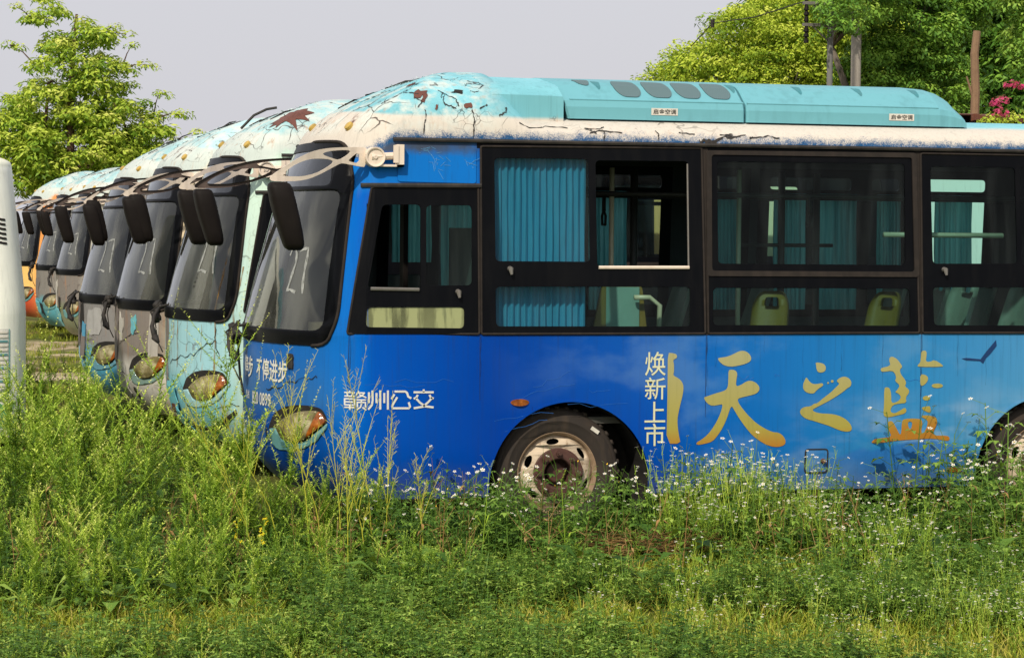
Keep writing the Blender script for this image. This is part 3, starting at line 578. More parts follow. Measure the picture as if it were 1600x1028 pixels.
def liner_mesh(far, ax):
    b = MB()
    for _ in (0,):
        vs, fs = [], []; ys = (.035, .25, .42); n = 26
        for i in range(n + 1):
            t = math.radians(-22 + 224 * i / n)
            for y in ys: vs.append((ax + .507 * math.cos(t), 2 * W2 - y if far else y, .335 + .507 * math.sin(t)))
        for i in range(n):
            for j in range(2): fs.append((3 * i + j, 3 * i + j + 1, 3 * i + j + 4, 3 * i + j + 3))
        b.add(vs, fs); b.box((ax - .51, min(2 * W2 - .46, 2 * W2 - .42) if far else .42, .2), (ax + .51, max(2 * W2 - .46, 2 * W2 - .42) if far else .46, .9))
    return b.me('wheel_arch')
def seat_mesh():
    back = rounded([(-.19, .42), (.19, .42), (.17, .82), (.11, .90), (-.11, .90), (-.17, .82)], .06, 4); hole = rounded([(-.07, .80), (.07, .80), (.06, .86), (-.06, .86)], .02, 3)
    me = fill([back, hole], lambda u, v, w: (.20 + .30 * (v - .42) + w + .04 * (u / .19) ** 2 * -1, u, v), 0, .035, frange(-.18, .18, 6), frange(.45, .88, 5), True)
    b = MB(); b.add([tuple(v.co) for v in me.vertices], [tuple(p.vertices) for p in me.polygons])
    cu = rounded([(-.22, -.19), (.2, -.19), (.2, .19), (-.22, .19)], .07, 4)
    me = fill([cu], lambda u, v, w: (u, v, .42 + w - .02 * (1 - (v / .19) ** 2)), .0, .05, frange(-.2, .18, 5), frange(-.18, .18, 6), True)
    b.add([tuple(v.co) for v in me.vertices], [tuple(p.vertices) for p in me.polygons]); b.tube([(0, 0, 0), (0, 0, .38)], .035, 10)
    return b.me('seat', True)
def torus(c, R, r, tilt, n=28):
    b = MB(); b.tube([(c[0] + R * math.cos(t) * math.cos(tilt), c[1] + R * math.sin(t), c[2] + R * math.cos(t) * math.sin(tilt)) for t in [2 * math.pi * i / n for i in range(n + 1)]], r, 8, False)
    b.tube([(c[0] - R * math.cos(tilt), c[1], c[2] - R * math.sin(tilt)), (c[0] + R * math.cos(tilt), c[1], c[2] + R * math.sin(tilt))], r, 6); b.tube([c, (c[0] - .25, c[1], c[2] - .45)], .03, 8); return b.me('steering_wheel', True)
def dash_mesh():
    vs, fs = [], []; N = 14
    for i in range(N + 1):
        t = -.78 + 1.56 * i / N
        for z, dx in ((.75, .62), (1.12, .50), (1.20, .40), (1.21, .06)):
            p = front_t(t, 1.21); x = p[0] + dx if dx < .3 else max(p[0] + .05, dx); vs.append((x, p[1], z))
    for i in range(N):
        for j in range(3): fs.append((4 * i + j, 4 * i + 4 + j, 4 * i + 5 + j, 4 * i + 1 + j))
    b = MB(); b.add(vs, fs); b.box((.36, .35, 1.20), (.55, .85, 1.30)); return b.me('dashboard')
def ac_meshes():
    half = [(.27, 2.585), (.27, 2.66), (.285, 2.70), (.30, 2.712), (.36, 2.755), (.42, 2.80), (.48, 2.828), (.56, 2.845), (.8, 2.87), (W2, 2.88)]
    prof = half + [(2 * W2 - y, z) for y, z in half[-2::-1]]
    def unit(x0, x1, taper):
        st = [(x0, 1, .0), (x0 + .012, 1, 1.)] + [(x0 + (x1 - x0) * i / 8, 1, 1.) for i in range(1, 8)]
        vs, fs = [], []; n = len(prof)
        if taper: xs_ = [(x1 - .24, 1.), (x1 - .19, .985), (x1 - .13, .93), (x1 - .07, .80), (x1 - .03, .62), (x1 - .008, .42), (x1, .30)]
        else: xs_ = [(x1 - .012, 1.), (x1, .97)]
        S = [(x0, .97), (x0 + .012, 1.)] + [(x0 + .05 + (xs_[0][0] - x0 - .1) * i / 6, 1.) for i in range(7)] + xs_
        for x, h in S:
            for y, z in prof:
                zz = 2.585 + (z - 2.585) * h; xx = x
                if not taper: xx = x + (.09 * (1 - (z - 2.585) / .295) if x < x0 + .3 else 0)
                vs.append((xx, W2 + (y - W2) * (1 if h > .98 else .985), zz))
        for i in range(len(S) - 1):
            for j in range(n - 1): fs.append((i * n + j, i * n + j + 1, (i + 1) * n + j + 1, (i + 1) * n + j))
        fs += [tuple(range(n)), tuple((len(S) - 1) * n + j for j in range(n))]
        return vs, fs
    b = MB(); b.add(*unit(1.80, 3.055, False)); b.add(*unit(3.068, 4.60, True)); return b.me('air_conditioner')
def ac_surf(x, z, w):   # on the near slope of the air conditioner
    k_ = ((.27, 2.585), (.27, 2.66), (.285, 2.70), (.30, 2.712), (.36, 2.755), (.42, 2.80), (.48, 2.828), (.56, 2.845))
    for (y0, z0), (y1, z1) in zip(k_, k_[1:]):
        if z <= z1: t = (z - z0) / (z1 - z0); return (x, y0 + (y1 - y0) * t - w * .8, z + w * .6)
    return (x, .56, 2.845 + w)
def fairing_mesh():
    half = [(.25, 2.55), (.25, 2.725), (.265, 2.735), (.36, 2.79), (.5, 2.83), (.7, 2.862), (W2, 2.885)]
    prof = half + [(2 * W2 - y, z) for y, z in half[-2::-1]]; n = len(prof); vs, fs = [], []
    for x, k_ in ((1.30, .0), (1.40, .0), (1.80, -.004), (1.845, -.006), (1.852, -.02)):
        for y, z in prof: vs.append((x, y, z + k_ - (.10 * (1.4 - x) / .1 if x < 1.4 else 0)))
    for i in range(4):
        for j in range(n - 1): fs.append((i * n + j, i * n + j + 1, (i + 1) * n + j + 1, (i + 1) * n + j))
    fs = [f[::-1] for f in fs]; fs.append(tuple(4 * n + j for j in range(n))); return mesh('roof_fairing', vs, fs)
def flake_mesh(seed, n=90):
    r = random.Random(seed); b = MB()
    for _ in range(n):
        t = r.uniform(-.9, .9); L = arc_len(ZTOP); x0, y0, _z = front_s(t * L, ZTOP); s = r.choice([r.uniform(.25, .75), r.uniform(.5, .95)])
        p = Vector(roof_pt(x0, y0, s)); a = r.uniform(0, 6.28); l = r.uniform(.02, .065); wd = l * r.uniform(.4, .9); up = r.uniform(.003, .016)
        d = Vector((math.cos(a), math.sin(a), -.15)); q = Vector((-math.sin(a), math.cos(a), 0))
        b.add([p + q * wd * .5 - d * .01, p - q * wd * .5 - d * .01, p + d * l * .6 - q * wd * .35 + Vector((0, 0, up * .6)), p + d * l * .6 + q * wd * .4 + Vector((0, 0, up * .5)), p + d * l + Vector((0, 0, up * 1.4))], [(0, 1, 2, 3), (3, 2, 4)])
    return b.me('peeling_paint')
def stick_mesh(seed):
    r = random.Random(seed); b = MB()
    for _ in range(5):
        t = r.uniform(-.5, .6); x0, y0, _z = front_s(t * arc_len(ZTOP), ZTOP); p = Vector(roof_pt(x0, y0, r.uniform(.25, .55))); a = r.uniform(-.5, .7); l = r.uniform(.10, .26)
        d = Vector((math.cos(a), math.sin(a) * .6, r.uniform(.25, .6))); b.tube([p - d * .02, p + d * l * .5, p + d * l + Vector((0, 0, -.03))], [.009, .007, .004], 5)
    return b.me('roof_debris')
def jag(cx, cz, w, h, seed, n=22, rough=.16):
    r = random.Random(seed); o = []
    for i in range(n):
        t = 2 * math.pi * i / n; a, c = math.cos(t), math.sin(t); m = max(abs(a), abs(c)); k_ = 1 + r.uniform(-rough, rough)
        o.append((cx + w * .5 * a / m * k_, cz + h * .5 * c / m * k_))
    return o
def crack_mesh(paths, seed, fn=front_s, amp=.014, w0=.004):
    r = random.Random(seed); vs, fs = [], []
    for p in paths:
        pts = [p[0]]
        for a, c in zip(p, p[1:]):
            for k_ in range(1, 7): t = k_ / 6; pts.append((a[0] + (c[0] - a[0]) * t + r.uniform(-amp, amp), a[1] + (c[1] - a[1]) * t + r.uniform(-amp, amp) * (1 if fn is front_s else .6)))
        b = len(vs)
        for i, q in enumerate(pts):
            d = Vector(pts[min(i + 1, len(pts) - 1)]) - Vector(pts[max(i - 1, 0)]); d.normalize(); nn = Vector((-d.y, d.x)) * r.uniform(.001, .0042)
            vs += [fn(q[0] + nn.x, q[1] + nn.y, w0), fn(q[0] - nn.x, q[1] - nn.y, w0)]
        fs += [(b + 2 * i, b + 2 * i + 1, b + 2 * i + 3, b + 2 * i + 2) for i in range(len(pts) - 1)]
    return mesh('body_crack', vs, fs)
def cracks(paths, seed): return [('body_crack', crack_mesh([p], seed + i), m_dark) for i, p in enumerate(paths)]
def wiper_mesh(seed, drop):
    r = random.Random(seed); b = MB(); P = lambda s, z, w: front_s(s, z, w)
    b.tube([P(-.30, 1.27, .03), P(-.12, 1.285, .05), P(.10, 1.27, .06), P(.26, 1.29, .05)], .009, 7); b.tube([P(-.02, 1.26, .05), P(.06, 1.2, .10), P(.13, 1.2 - drop * .5, .13), P(.20, 1.2 - drop, .12)], [.010, .013, .018, .022], 8)
    b.tube([P(-.12, 1.28, .04), P(-.16, 1.2, .09), P(-.10, 1.12, .10)], [.016, .02, .012], 7); b.tube([P(.0, 1.30, .05), P(-.08, 1.22, .12), P(.08, 1.17, .11)], .007, 6)
    b.tube([P(.20, 1.2 - drop, .12), P(.24, 1.16 - drop, .10)], [.03, .012], 9); b.tube([P(-.2, 1.27, .04), P(-.26, 1.12, .08), P(-.24, .98, .06), P(-.2, .9, .02)], .005, 6)
    for _ in range(5):
        c = Vector(P(r.uniform(-.2, .12), r.uniform(1.17, 1.28), .07)); q = MB().box((-.02, -.035, -.018), (.02, .035, .018)); m_ = Matrix.Rotation(r.uniform(0, 3), 3, Vector((r.uniform(-1, 1), 1, r.uniform(-1, 1)))); b.add([c + m_ @ Vector(t) for t in q.v], q.f)
    return b.me('wiper', True)

def side_panel(loops, w=.006, thick=.012, cx=()): return fill(loops, side_pt, w, thick, cx, [])
def frame_tube(loop, r=.010, w=.006): b = MB(); b.tube([side_pt(u, v, w) for u, v in loop] + [side_pt(*loop[0], w)], r, 6, False); return b.me('window_rubber', True)
def ring_strip(outer, inner, w=.016, thick=.02): return fill([outer, inner], side_pt, w, thick, frange(.46, .8, 4), [])
def ellipse(cx, cz, a, b, n=20): return [(cx + a * math.cos(2 * math.pi * i / n), cz + b * math.sin(2 * math.pi * i / n)) for i in range(n)]

def build_bus(name, label, loc, rz, body_mat, number, seed, detail, front_bits=(), arm2=None, sur=None):
    root = tag(empty(name, loc, rz), label, 'bus', 'derelict buses parked in a row')
    if detail == 0: root['group'] = 'derelict buses parked in a row'
    body = put('body', shared('shell', shell_mesh), body_mat, root)
    put('roof_fairing', shared('fairing', fairing_mesh), body_mat, root)
    put('peeling_paint', flake_mesh(seed, 110 if detail < 3 else 150), m_flake, root)['kind'] = 'stuff'
    put('roof_debris', stick_mesh(seed + 5), m_dark, root)
    ws = put('windscreen', shared('ws', m_screen_frame), m_black, root)
    put('pane', shared('wp', m_screen_pane), m_screen, ws); put('tinted_band', shared('wsh', m_screen_shade), m_screen_top, ws)
    put('rubber_seal', shared('wr', m_screen_rubber), m_trim, ws)
    if number: put('painted_number', num_mesh(*number), m_chalk, ws)
    put('wiper', wiper_mesh(seed, .10 if detail == 3 else .16), m_rubber, root)
    for sg in (1, -1):
        a = put('mirror_arm', shared(('arm', sg), lambda: arm_mesh(sg)), m_arm if sg > 0 else (arm2 or m_arm_shaded), root)
        put('bracket', shared(('brk', sg), lambda: hub_mesh(sg)), m_arm, a); put('mirror', shared(('mir', sg), lambda: mirror_mesh(sg)), m_mirror, root)
        so_, le, am, su = shared(('lamp', sg), lambda: lamp_meshes(sg))
        h = put('headlight', so_, m_dark, root); put('lens', le, m_lens, h); put('indicator', am, m_amber, h); put('surround', su, sur or M_SUR, h)
    for far in (0, 1):
        for wx, ax in WHEELS:
            put('wheel_arch', shared(('liner', far, ax), lambda: liner_mesh(far, ax)), m_dark, root)
            ty, ri, hu, bk = shared(('wheel', far), lambda: wheel_meshes(far))
            if far and detail < 2 and wx > 3: continue
            wl = put('wheel', ri, m_rim, root, (wx, 0, 0)); put('tyre', ty, m_tyre, wl); put('hub', hu, m_hub, wl); put('brake_drum', bk, m_dark, wl)
    put('underbody', shared('under', lambda: MB().box((.5, .48, .40), (6.9, 1.72, .55)).me('underbody')), m_dark, root)
    put('floor', shared('floor', lambda: MB().box((.55, .10, .70), (6.95, 2.10, .74)).me('floor')), m_floor, root)
    put('dashboard', shared('dash', dash_mesh), M_DASH, root); put('steering_wheel', shared('stw', lambda: torus((.78, .62, 1.26), .22, .014, .6)), m_grip, root)
    for i in range(3): put('marker_lamp', shared(('roof_lamp', i), lambda: roof_lamp(i)), m_amber_dim, root)
    put('air_conditioner', shared('ac', ac_meshes), m_ac, root)
    put('drip_rail', shared('drip', drip_mesh), m_rubber, root)
    for mname, me, mt in front_bits: put(mname, me, mt, root)
    # windows of the two sides
    wins = [(drv_out, [drv_open, drv_r, drv_low]), (w1_out, [w1_a, w1_b, w1_c]), (w2_out, [w2_a, w2_c]), (w3_out, [w3_a, w3_b, w3_c])]
    for i, (o, hs) in enumerate(wins):
        cx = frange(.46, .8, 6) if i == 0 else ()
        wn = put('driver_window' if i == 0 else 'side_window', shared(('win', i), lambda: side_panel([rounded(o, .012, 2)] + [rounded(h_, .030, 4) for h_ in hs], .006, .012, cx)), m_black, root)
        put('rubber_seal', shared(('seal', i), lambda: frame_tube(rounded(o, .012, 2), .008)), m_trim, wn)
        for j, h_ in enumerate(hs):
            if (i, j) in ((0, 0), (1, 1)): continue      # these two stand open
            put('pane', shared(('pane', i, j), lambda: side_panel([grow(h_, .012)], .000, 0, cx)), m_glass_dirty if (i, j) == (0, 2) else m_glass, wn)
        if i == 2:
            up = [(2.722, 1.615), (4.153, 1.613), (4.151, 2.402), (2.732, 2.395)]
            put('window_frame', shared('w2f', lambda: ring_strip(rounded(up, .02, 3), rounded([(2.756, 1.648), (4.122, 1.646), (4.120, 2.374), (2.764, 2.37)], .02, 3))), m_trim, wn)
        if i in (0, 1, 3):
            lx, lz = ((1.135, 1.50), (1.46, 1.64), (4.33, 1.645))[(0, 1, None, 2)[i] if i != 3 else 2]
            put('latch', shared(('latch', i), lambda: MB().tube([side_pt(lx, lz + .015, .0), side_pt(lx, lz + .015, .03), side_pt(lx + .004, lz - .02, .034)], [.018, .016, .008], 8).me('latch')), m_steel, wn)
        if i == 3:
            put('pillar_strip', shared('ps', lambda: fill([[(1.262, 2.384), (5.77, 2.384), (5.77, 2.418), (1.262, 2.418)]], side_pt, .002, 0)), m_black, wn)
            for xa in (2.704, 4.147): put('pillar_strip', shared(('ps', xa), lambda: fill([rect(xa, xa + .040, 1.25, 2.41)], side_pt, .003, 0)), m_trim, wn)
        if i == 1:
            put('sill', shared('sill1', lambda: MB().tube([side_pt(2.022, 1.665, .010), side_pt(2.606, 1.667, .010)], .011, 6).me('sill')), m_arm, wn)
            put('sliding_edge', shared('sl1', lambda: MB().tube([side_pt(2.605, 1.67, .004), side_pt(2.607, 2.31, .004)], .006, 6).me('edge')), m_steel, wn)
        if i == 0: put('sill', shared('sill0', lambda: MB().tube([side_pt(.60, 1.533, .010), side_pt(.895, 1.528, .010)], .011, 6).me('sill')), m_steel, wn)
    if detail >= 2:
        for a, b_, c_, d_ in FAR_HOLES: put('far_window', fill([rect(a - .05, b_ + .05, c_ - .05, d_ + .05), rounded(rect(a + .03, b_ - .03, 1.36, 2.16), .04), rounded(rect(a + .03, b_ - .03, 2.20, d_ - .01), .03)], lambda u, v, w: (u, W2 + hwid(v) - .012 - w, v), 0, .012), m_black, root)
    return root, body
m_amber_dim = grubby('faded_amber_lamp', srgb(190, 160, 80), .4, .4)
m_glass_dirty = glass_mat('algae_stained_glass', (.5, .6, .5, 1), 1.4, srgb(150, 156, 112), .1, .4)
M_SUR = grubby('teal_lamp_surround', srgb(104, 158, 162), .4, .5, srgb(60, 76, 78))
M_DASH = grubby('sun_bleached_dashboard', srgb(150, 142, 122), .7, .3)
def roof_map(u, v, w):
    p = Vector(roof_pt(*side_pt(u, ZTOP)[:2], v)); return tuple(p + Vector((0, -w * .7, w * .7)))
def roof_lamp(i):
    b = MB()
    for t, s in (((.69, .03), (0, .06), (-.69, .03))[i],):
        x0, y0, _z = front_s(t * arc_len(ZTOP), ZTOP); p = Vector(roof_pt(x0, y0, s)); q = Vector(roof_pt(x0, y0, s + .03)); p2 = Vector(roof_pt(*front_s((t + .02) * arc_len(ZTOP), ZTOP)[:2], s))
        n = (q - p).cross(p2 - p).normalized()
        if n.z < 0: n = -n
        b.tube([p - n * .01, p + n * .016, p + n * .022], [.031, .029, .016], 14)
    return b.me('marker_lamp')
def drip_mesh():
    b = MB()
    for sg in (1, -1):
        Y = lambda y: y if sg > 0 else 2 * W2 - y
        y = W2 - hwid(2.43)
        b.add([(x, Y(y + dy), z) for x in (.745, 6.75) for dy, z in ((.02, 2.418), (-.022, 2.418), (-.026, 2.428), (-.022, 2.440), (.02, 2.440))], [(0, 1, 6, 5), (1, 2, 7, 6), (2, 3, 8, 7), (3, 4, 9, 8), (4, 0, 5, 9), (0, 4, 3, 2, 1), (5, 6, 7, 8, 9)])
        if sg > 0:
            xs_ = frange(.555, 1.285, 10)
            vs = [Vector(side_pt(x, 2.152 + (x - .555) * .008, 0)) + Vector((0, dy, dz)) for x in xs_ for dy, dz in ((.01, -.012), (-.022, -.012), (-.024, .0), (-.018, .012), (.01, .012))]
            fs = [(5 * i + j, 5 * i + j + 1, 5 * i + j + 6, 5 * i + j + 5) for i in range(10) for j in range(4)] + [(0, 1, 2, 3, 4), (50, 51, 52, 53, 54)]
            b.add(vs, fs)
    return b.me('drip_rail')
def bits(specs):
    out = []
    for nm, pts, mt, w in specs: out.append((nm, fill([pts], front_s, w, .006, SS, SZ, False), mt))
    return out

# ---- the blue coach nearest the camera
P_BLUE = paint('blue_wrap_paint', [(0, srgb(0, 116, 206)), (.066, srgb(0, 106, 200)), (.09, srgb(0, 80, 180)), (.20, srgb(0, 58, 154)), (.33, srgb(0, 66, 164)), (.41, srgb(0, 92, 174)), (.58, srgb(40, 126, 180)), (.75, srgb(88, 152, 188)), (1, srgb(104, 162, 196))],
               [(0, srgb(8, 60, 136)), (.30, srgb(8, 74, 158)), (.36, srgb(44, 100, 162)), (.48, srgb(26, 98, 176)), (1, srgb(0, 104, 194))], 1, cracks=.62, rust=.5, wrap=True)
P_SLOT = grubby('slot_blue', srgb(30, 88, 168), .4, .3)
bus1, body1 = build_bus('blue_bus', 'bright blue bus with gold lettering, parked broadside nearest the camera', (0, 0, 0), 0, P_BLUE, (.50, 1.50, .13, .27, .35), 3, 3,
    cracks([[(.5, .9), (.66, .92), (.9, .985), (1.0, 1.0)], [(.02, .70), (.25, .69), (.5, .672)], [(.5, .672), (.50, .56)], [(.03, 1.1), (.10, .9), (.06, .7)]], 4) + [
     ('badge_hole', fill([jag(.775, 1.085, .06, .085, 3, 14, .2)], front_s, .012, .012, SS, SZ), m_rubber),
     ('air_slot', fill([[(.04, .685), (.50, .665), (.47, .60), (.42, .53), (.05, .58)]], front_s, .005, 0, SS, SZ), P_SLOT)])
def bput(n, me, m, parent=None): return put(n, me, m, parent or bus1)
# lettering and prints on the near side
for i, L in enumerate(GLYPHS): bput('gold_lettering' if i != 2 else 'bottle_print', fill([chaikin(q, 1) for q in L], side_pt, .0035, 0, (), ()), m_gold)
def dense(p, n=4): return [(a[0] + (b_[0] - a[0]) * t / n, a[1] + (b_[1] - a[1]) * t / n) for a, b_ in zip(p, p[1:]) for t in range(n)] + [p[-1]]
for L, wd in FLEET: bput('fleet_lettering', ribbon([dense(p) for p in L], wd, side_pt, .004, 'fleet_lettering', True), m_white)
for ch, c in zip('焕新上市', ((1.000, 1.147), (.853, .990), (.712, .840), (.566, .705))): bput('cream_lettering', text_mesh(ch, (2.318, 2.452, c[0], c[1]), side_pt, .0035, .004), m_cream)
bput('bird_print', fill([BIRD], side_pt, .003), m_bird)
fs_ = lambda u, v, w: front_s(u, v, w)
bput('slogan_lettering', text_mesh('停步', (-.02, .25, .945, 1.085), fs_, .0035, .018), m_white); bput('slogan_lettering', text_mesh('不停进步', (.33, .745, .945, 1.085), fs_, .0035, .018), m_white)
bput('slogan_lettering', text_mesh('热线', (.04, .16, .81, .865), fs_, .0035, .01), m_white); bput('slogan_lettering', text_mesh('820 0899', (.24, .56, .79, .87), fs_, .0035, .012), m_white)
# side details
bput('upper_panel', fill([rounded([(.77, 2.175), (1.255, 2.17), (1.255, 2.392), (.775, 2.396)], .02, 3)], side_pt, .008, .012), P_BLUE)
mk = bput('side_marker', fill([ellipse(1.522, .845, .058, .021)], lambda u, v, w: side_pt(u, v, w + .012 * max(0, 1 - ((u - 1.522) / .058) ** 2)), .004, .01, frange(1.47, 1.57, 6)), m_amber)
bput('side_marker', fill([rounded(rect(4.36, 4.46, .365, .395), .01, 3)], side_pt, .012, .012), m_amber)
fl = bput('fuel_flap', fill([rounded(rect(3.387, 3.531, .382, .524), .02, 4)], side_pt, .003, .0), P_BLUE)
bput('seal', fill([rounded(rect(3.380, 3.538, .375, .531), .024, 4), rounded(rect(3.388, 3.530, .383, .523), .02, 4)], side_pt, .006, .006), m_rubber, fl)
bput('knob', MB().lathe([(.002, -.02), (.013, -.02), (.015, -.008), (.016, .0)], 14, (3.503, .0, .452)).me('knob'), m_rust, fl)
bput('arch_lip', fill([[(1.846 + .522 * math.cos(t), .335 + .522 * math.sin(t)) for t in frange(-.12, math.pi + .12, 40)] + [(1.846 + .509 * math.cos(t), .335 + .509 * math.sin(t)) for t in frange(math.pi + .12, -.12, 40)]], side_pt, .004, .02), P_BLUE)
bput('arch_lip', fill([[(5.07 + .522 * math.cos(t), .335 + .522 * math.sin(t)) for t in frange(-.12, math.pi + .12, 40)] + [(5.07 + .509 * math.cos(t), .335 + .509 * math.sin(t)) for t in frange(math.pi + .12, -.12, 40)]], side_pt, .004, .02), P_BLUE)
bput('tyre_label', fill([rect(-.03, .03, -.012, .012)], lambda u, v, w: (1.785 + .235 + u * .8 + v * .55, .075 - .012 - w, .40 + .262 - u * .55 + v * .8), .0, 0), m_sticker)
m_drip = Mat('dark_drip_stain'); _n = m_drip.noise(m_drip.vec(m_drip.obj(), (40, 40, 2.5)), 2., 4)
m_drip = m_drip.out(m_drip.n('MixShader', {0: m_drip.lin(.35, .7, _n, .0, .55), 1: m_drip.n('BsdfTransparent').outputs[0], 2: m_drip.n('BsdfDiffuse', {0: srgb(44, 50, 58)}).outputs[0]}).outputs[0])
# scratches and panel seams as thin real lines
def seam(pts, r, fn=side_pt): b = MB(); b.tube([fn(u, v, .0008) for u, v in pts], r, 4); return b
r_ = random.Random(5); m_scr = grubby('scratched_blue', srgb(34, 104, 184), .5, .2)
for x0, z0, n_, d in ((.56, .95, 8, .035), (.75, .98, 7, .04), (1.35, .72, 6, .05), (1.5, .87, 9, .03), (2.2, .82, 6, -.05), (1.95, .9, 6, .02), (2.9, .98, 9, .01), (3.2, .99, 7, -.004), (4.0, .95, 6, .02), (1.6, .93, 9, .02), (1.42, .66, 7, .03)):
    bput('paint_scratch', seam([(x0 + d * 1.5 * i + r_.uniform(-.004, .012), z0 + r_.uniform(-.012, .016) + (.012 * i if 1.3 < x0 < 1.7 else 0)) for i in range(n_)], .0011).me('paint_scratch'), m_scr)
m_seam = grubby('seam_blue', srgb(12, 44, 92), .6, .3)
for pts in ([(.475, 1.25), (.47, .95), (.47, .6)], [(1.27, 1.25), (1.272, .86)], [(2.715, 1.25), (2.715, .8), (2.715, .35)], [(4.165, 1.25), (4.165, .7), (4.165, .3)]): bput('panel_seam', seam(pts, .0018).me('panel_seam'), m_seam)
for x0, z0, z1, wd in ((.482, 1.25, .72, .010), (1.275, 1.25, 1.0, .006), (2.72, 1.25, .93, .010), (2.78, 1.25, 1.05, .005), (4.17, 1.25, .85, .009), (3.10, 1.25, 1.08, .004), (3.36, 1.25, .96, .004), (3.62, 1.25, 1.02, .004), (3.9, 1.25, .9, .005), (4.42, 1.25, .98, .004), (4.62, 1.25, .92, .004), (3.46, .37, .30, .012), (1.60, .82, .74, .006)):
    bput('drip_stain', ribbon([[(x0 + .003 * math.sin(i), z0 + (z1 - z0) * i / 10) for i in range(11)]], wd, side_pt, .0016, 'drip_stain'), m_drip)
b = MB()
for (x0, z0) in ((.93, 2.36), (.99, 2.34), (1.02, 2.30), (1.19, 2.33)):
    for i in range(7): p0 = (x0 + r_.uniform(-.03, .05), z0 + r_.uniform(-.06, .03)); q = seam([p0, (p0[0] + r_.uniform(.0, .05), p0[1] + r_.uniform(-.06, .03))], .0012, lambda u, v, w: side_pt(u, v, w + .0085)); o = len(b.v); b.v += q.v; b.f += [tuple(j + o for j in f) for f in q.f]
bput('panel_scratch', b.me('panel_scratch'), grubby('pale_scratch', srgb(96, 158, 206), .5, .3))
# air conditioner details
acp = [o for o in bus1.children if o.name.startswith('air_conditioner')][0]
for x0, x1 in ((2.215, 2.385), (2.415, 2.590), (2.615, 2.785), (2.812, 2.985)):
    bput('vent_window', fill([rounded([(x0, 2.838), (x1 - .015, 2.834), (x1 + .012, 2.765), (x1 - .02, 2.728), (x0 + .05, 2.730), (x0 + .012, 2.77)], .035, 4)], ac_surf, .006, .008, (), (2.755, 2.80, 2.828)), m_mesh, acp)
bput('vent_window', fill([rounded([(1.975, 2.842), (2.085, 2.842), (2.065, 2.805), (2.04, 2.80), (2.0, 2.815)], .012, 3)], ac_surf, .006, .008, (), (2.80, 2.828)), m_mesh, acp)
for x0 in (2.43, 4.045):
    s_ = bput('sticker', fill([rect(x0, x0 + .175, 2.618, 2.662)], lambda u, v, w: (u, .27 - w, v), .003, 0), m_sticker, acp)
    bput('sticker_lettering', text_mesh('启金空调', (x0 + .012, x0 + .163, 2.624, 2.656), lambda u, v, w: (u, .27 - w, v), .0045, .012), m_ink, s_)
for x0 in (2.12, 3.02, 3.48, 3.90, 4.30):
    bput('clip_recess', fill([rounded([(x0 - .03, 2.836), (x0 + .028, 2.832), (x0 + .014, 2.785), (x0 + .0, 2.775)], .012, 3)], ac_surf, .002, 0, (), (2.80, 2.828)), grubby('teal_recess', srgb(62, 132, 142), .5, .3) if x0 < 2.2 else bpy.data.materials['teal_recess'], acp)
b = MB()
for x0, x1 in ((1.90, 3.05), (3.075, 4.40)): b.tube([ac_surf(x0, 2.705, .002), ac_surf(x1, 2.705, .002)], .006, 6)
bput('moulding', b.me('moulding'), m_ac, acp)
# what shows through its windows
def pleats(x0, x1, y, z0, z1, n, amp, seed):
    r = random.Random(seed); N = n * 8; vs, fs = [], []
    for i in range(N + 1):
        x = x0 + (x1 - x0) * i / N; ph = i / 8 * 2 * math.pi
        for j in range(5): vs.append((x + .004 * math.sin(j * 2 + i), y + amp * math.sin(ph + .5 * math.sin(i * .7 + seed)) + (.004 * j - LEAN * 0) , z0 + (z1 - z0) * j / 4))
    for i in range(N):
        for j in range(4): fs.append((5 * i + j, 5 * i + 5 + j, 5 * i + 6 + j, 5 * i + j + 1))
    return mesh('curtain', vs, fs, True)
bput('curtain', pleats(1.345, 1.965, .125, 1.28, 2.36, 15, .011, 1), m_curtain)
for x0, x1, z0, sd in ((1.12, 1.40, 1.66, 7), (1.47, 1.84, 1.25, 8), (2.54, 2.82, 1.33, 2), (3.47, 3.68, 1.33, 3), (3.93, 4.18, 1.33, 4), (4.24, 4.58, 1.33, 5), (4.74, 4.93, 1.33, 6), (5.2, 5.5, 1.33, 9)): bput('curtain', pleats(x0, x1, 1.98, z0, 2.17, 7, .010, sd), m_curtain2)  # first two are added stand-ins for the teal side of the next bus
seat_me = shared('seat', seat_mesh)
for x, y, m, rz in ((3.28, .55, m_seat_y, .9), (3.98, .5, m_seat_y, .5), (4.40, .42, m_seat, 0), (4.40, .83, m_seat, 0), (5.05, .42, m_seat, 0), (5.05, .83, m_seat, 0), (4.5, 1.7, m_seat, 0), (5.2, 1.7, m_seat, 0), (2.9, 1.75, m_seat, 0), (3.5, 1.75, m_seat, 0)):
    o = bput('seat', seat_me, m); o.location = (x, y, .60 if m is m_seat_y else .70); o.scale = (.9, .72, 1) if m is m_seat_y else (1, 1, 1); o.rotation_euler = (0, 0, rz)
o = bput('driver_seat', seat_me, m_grip); o.location = (1.18, .62, .80); o.scale = (1.25, 1.25, 1.15)
nb = bput('notice_board', fill([rounded([(2.10, 1.22), (2.47, 1.22), (2.43, 1.55), (2.17, 1.56)], .04, 4)], lambda u, v, w: (u, .42 - w, v), 0, .03), m_seat_y)
bput('notice', fill([rect(2.19, 2.41, 1.25, 1.535)], lambda u, v, w: (u, .415 - w, v), .003, 0), m_chart, nb)
for p in ([(2.34, .8, .74), (2.34, .8, 2.3)], [(3.22, .8, .74), (3.22, .8, 2.3)], [(4.05, .34, 1.88), (4.9, .34, 1.88)], [(2.52, .36, 1.1), (2.53, .36, 1.42), (2.46, .36, 1.47), (2.36, .36, 1.47)]): bput('grab_pole', MB().tube(p, .017, 8).me('grab_pole', True), m_pole)
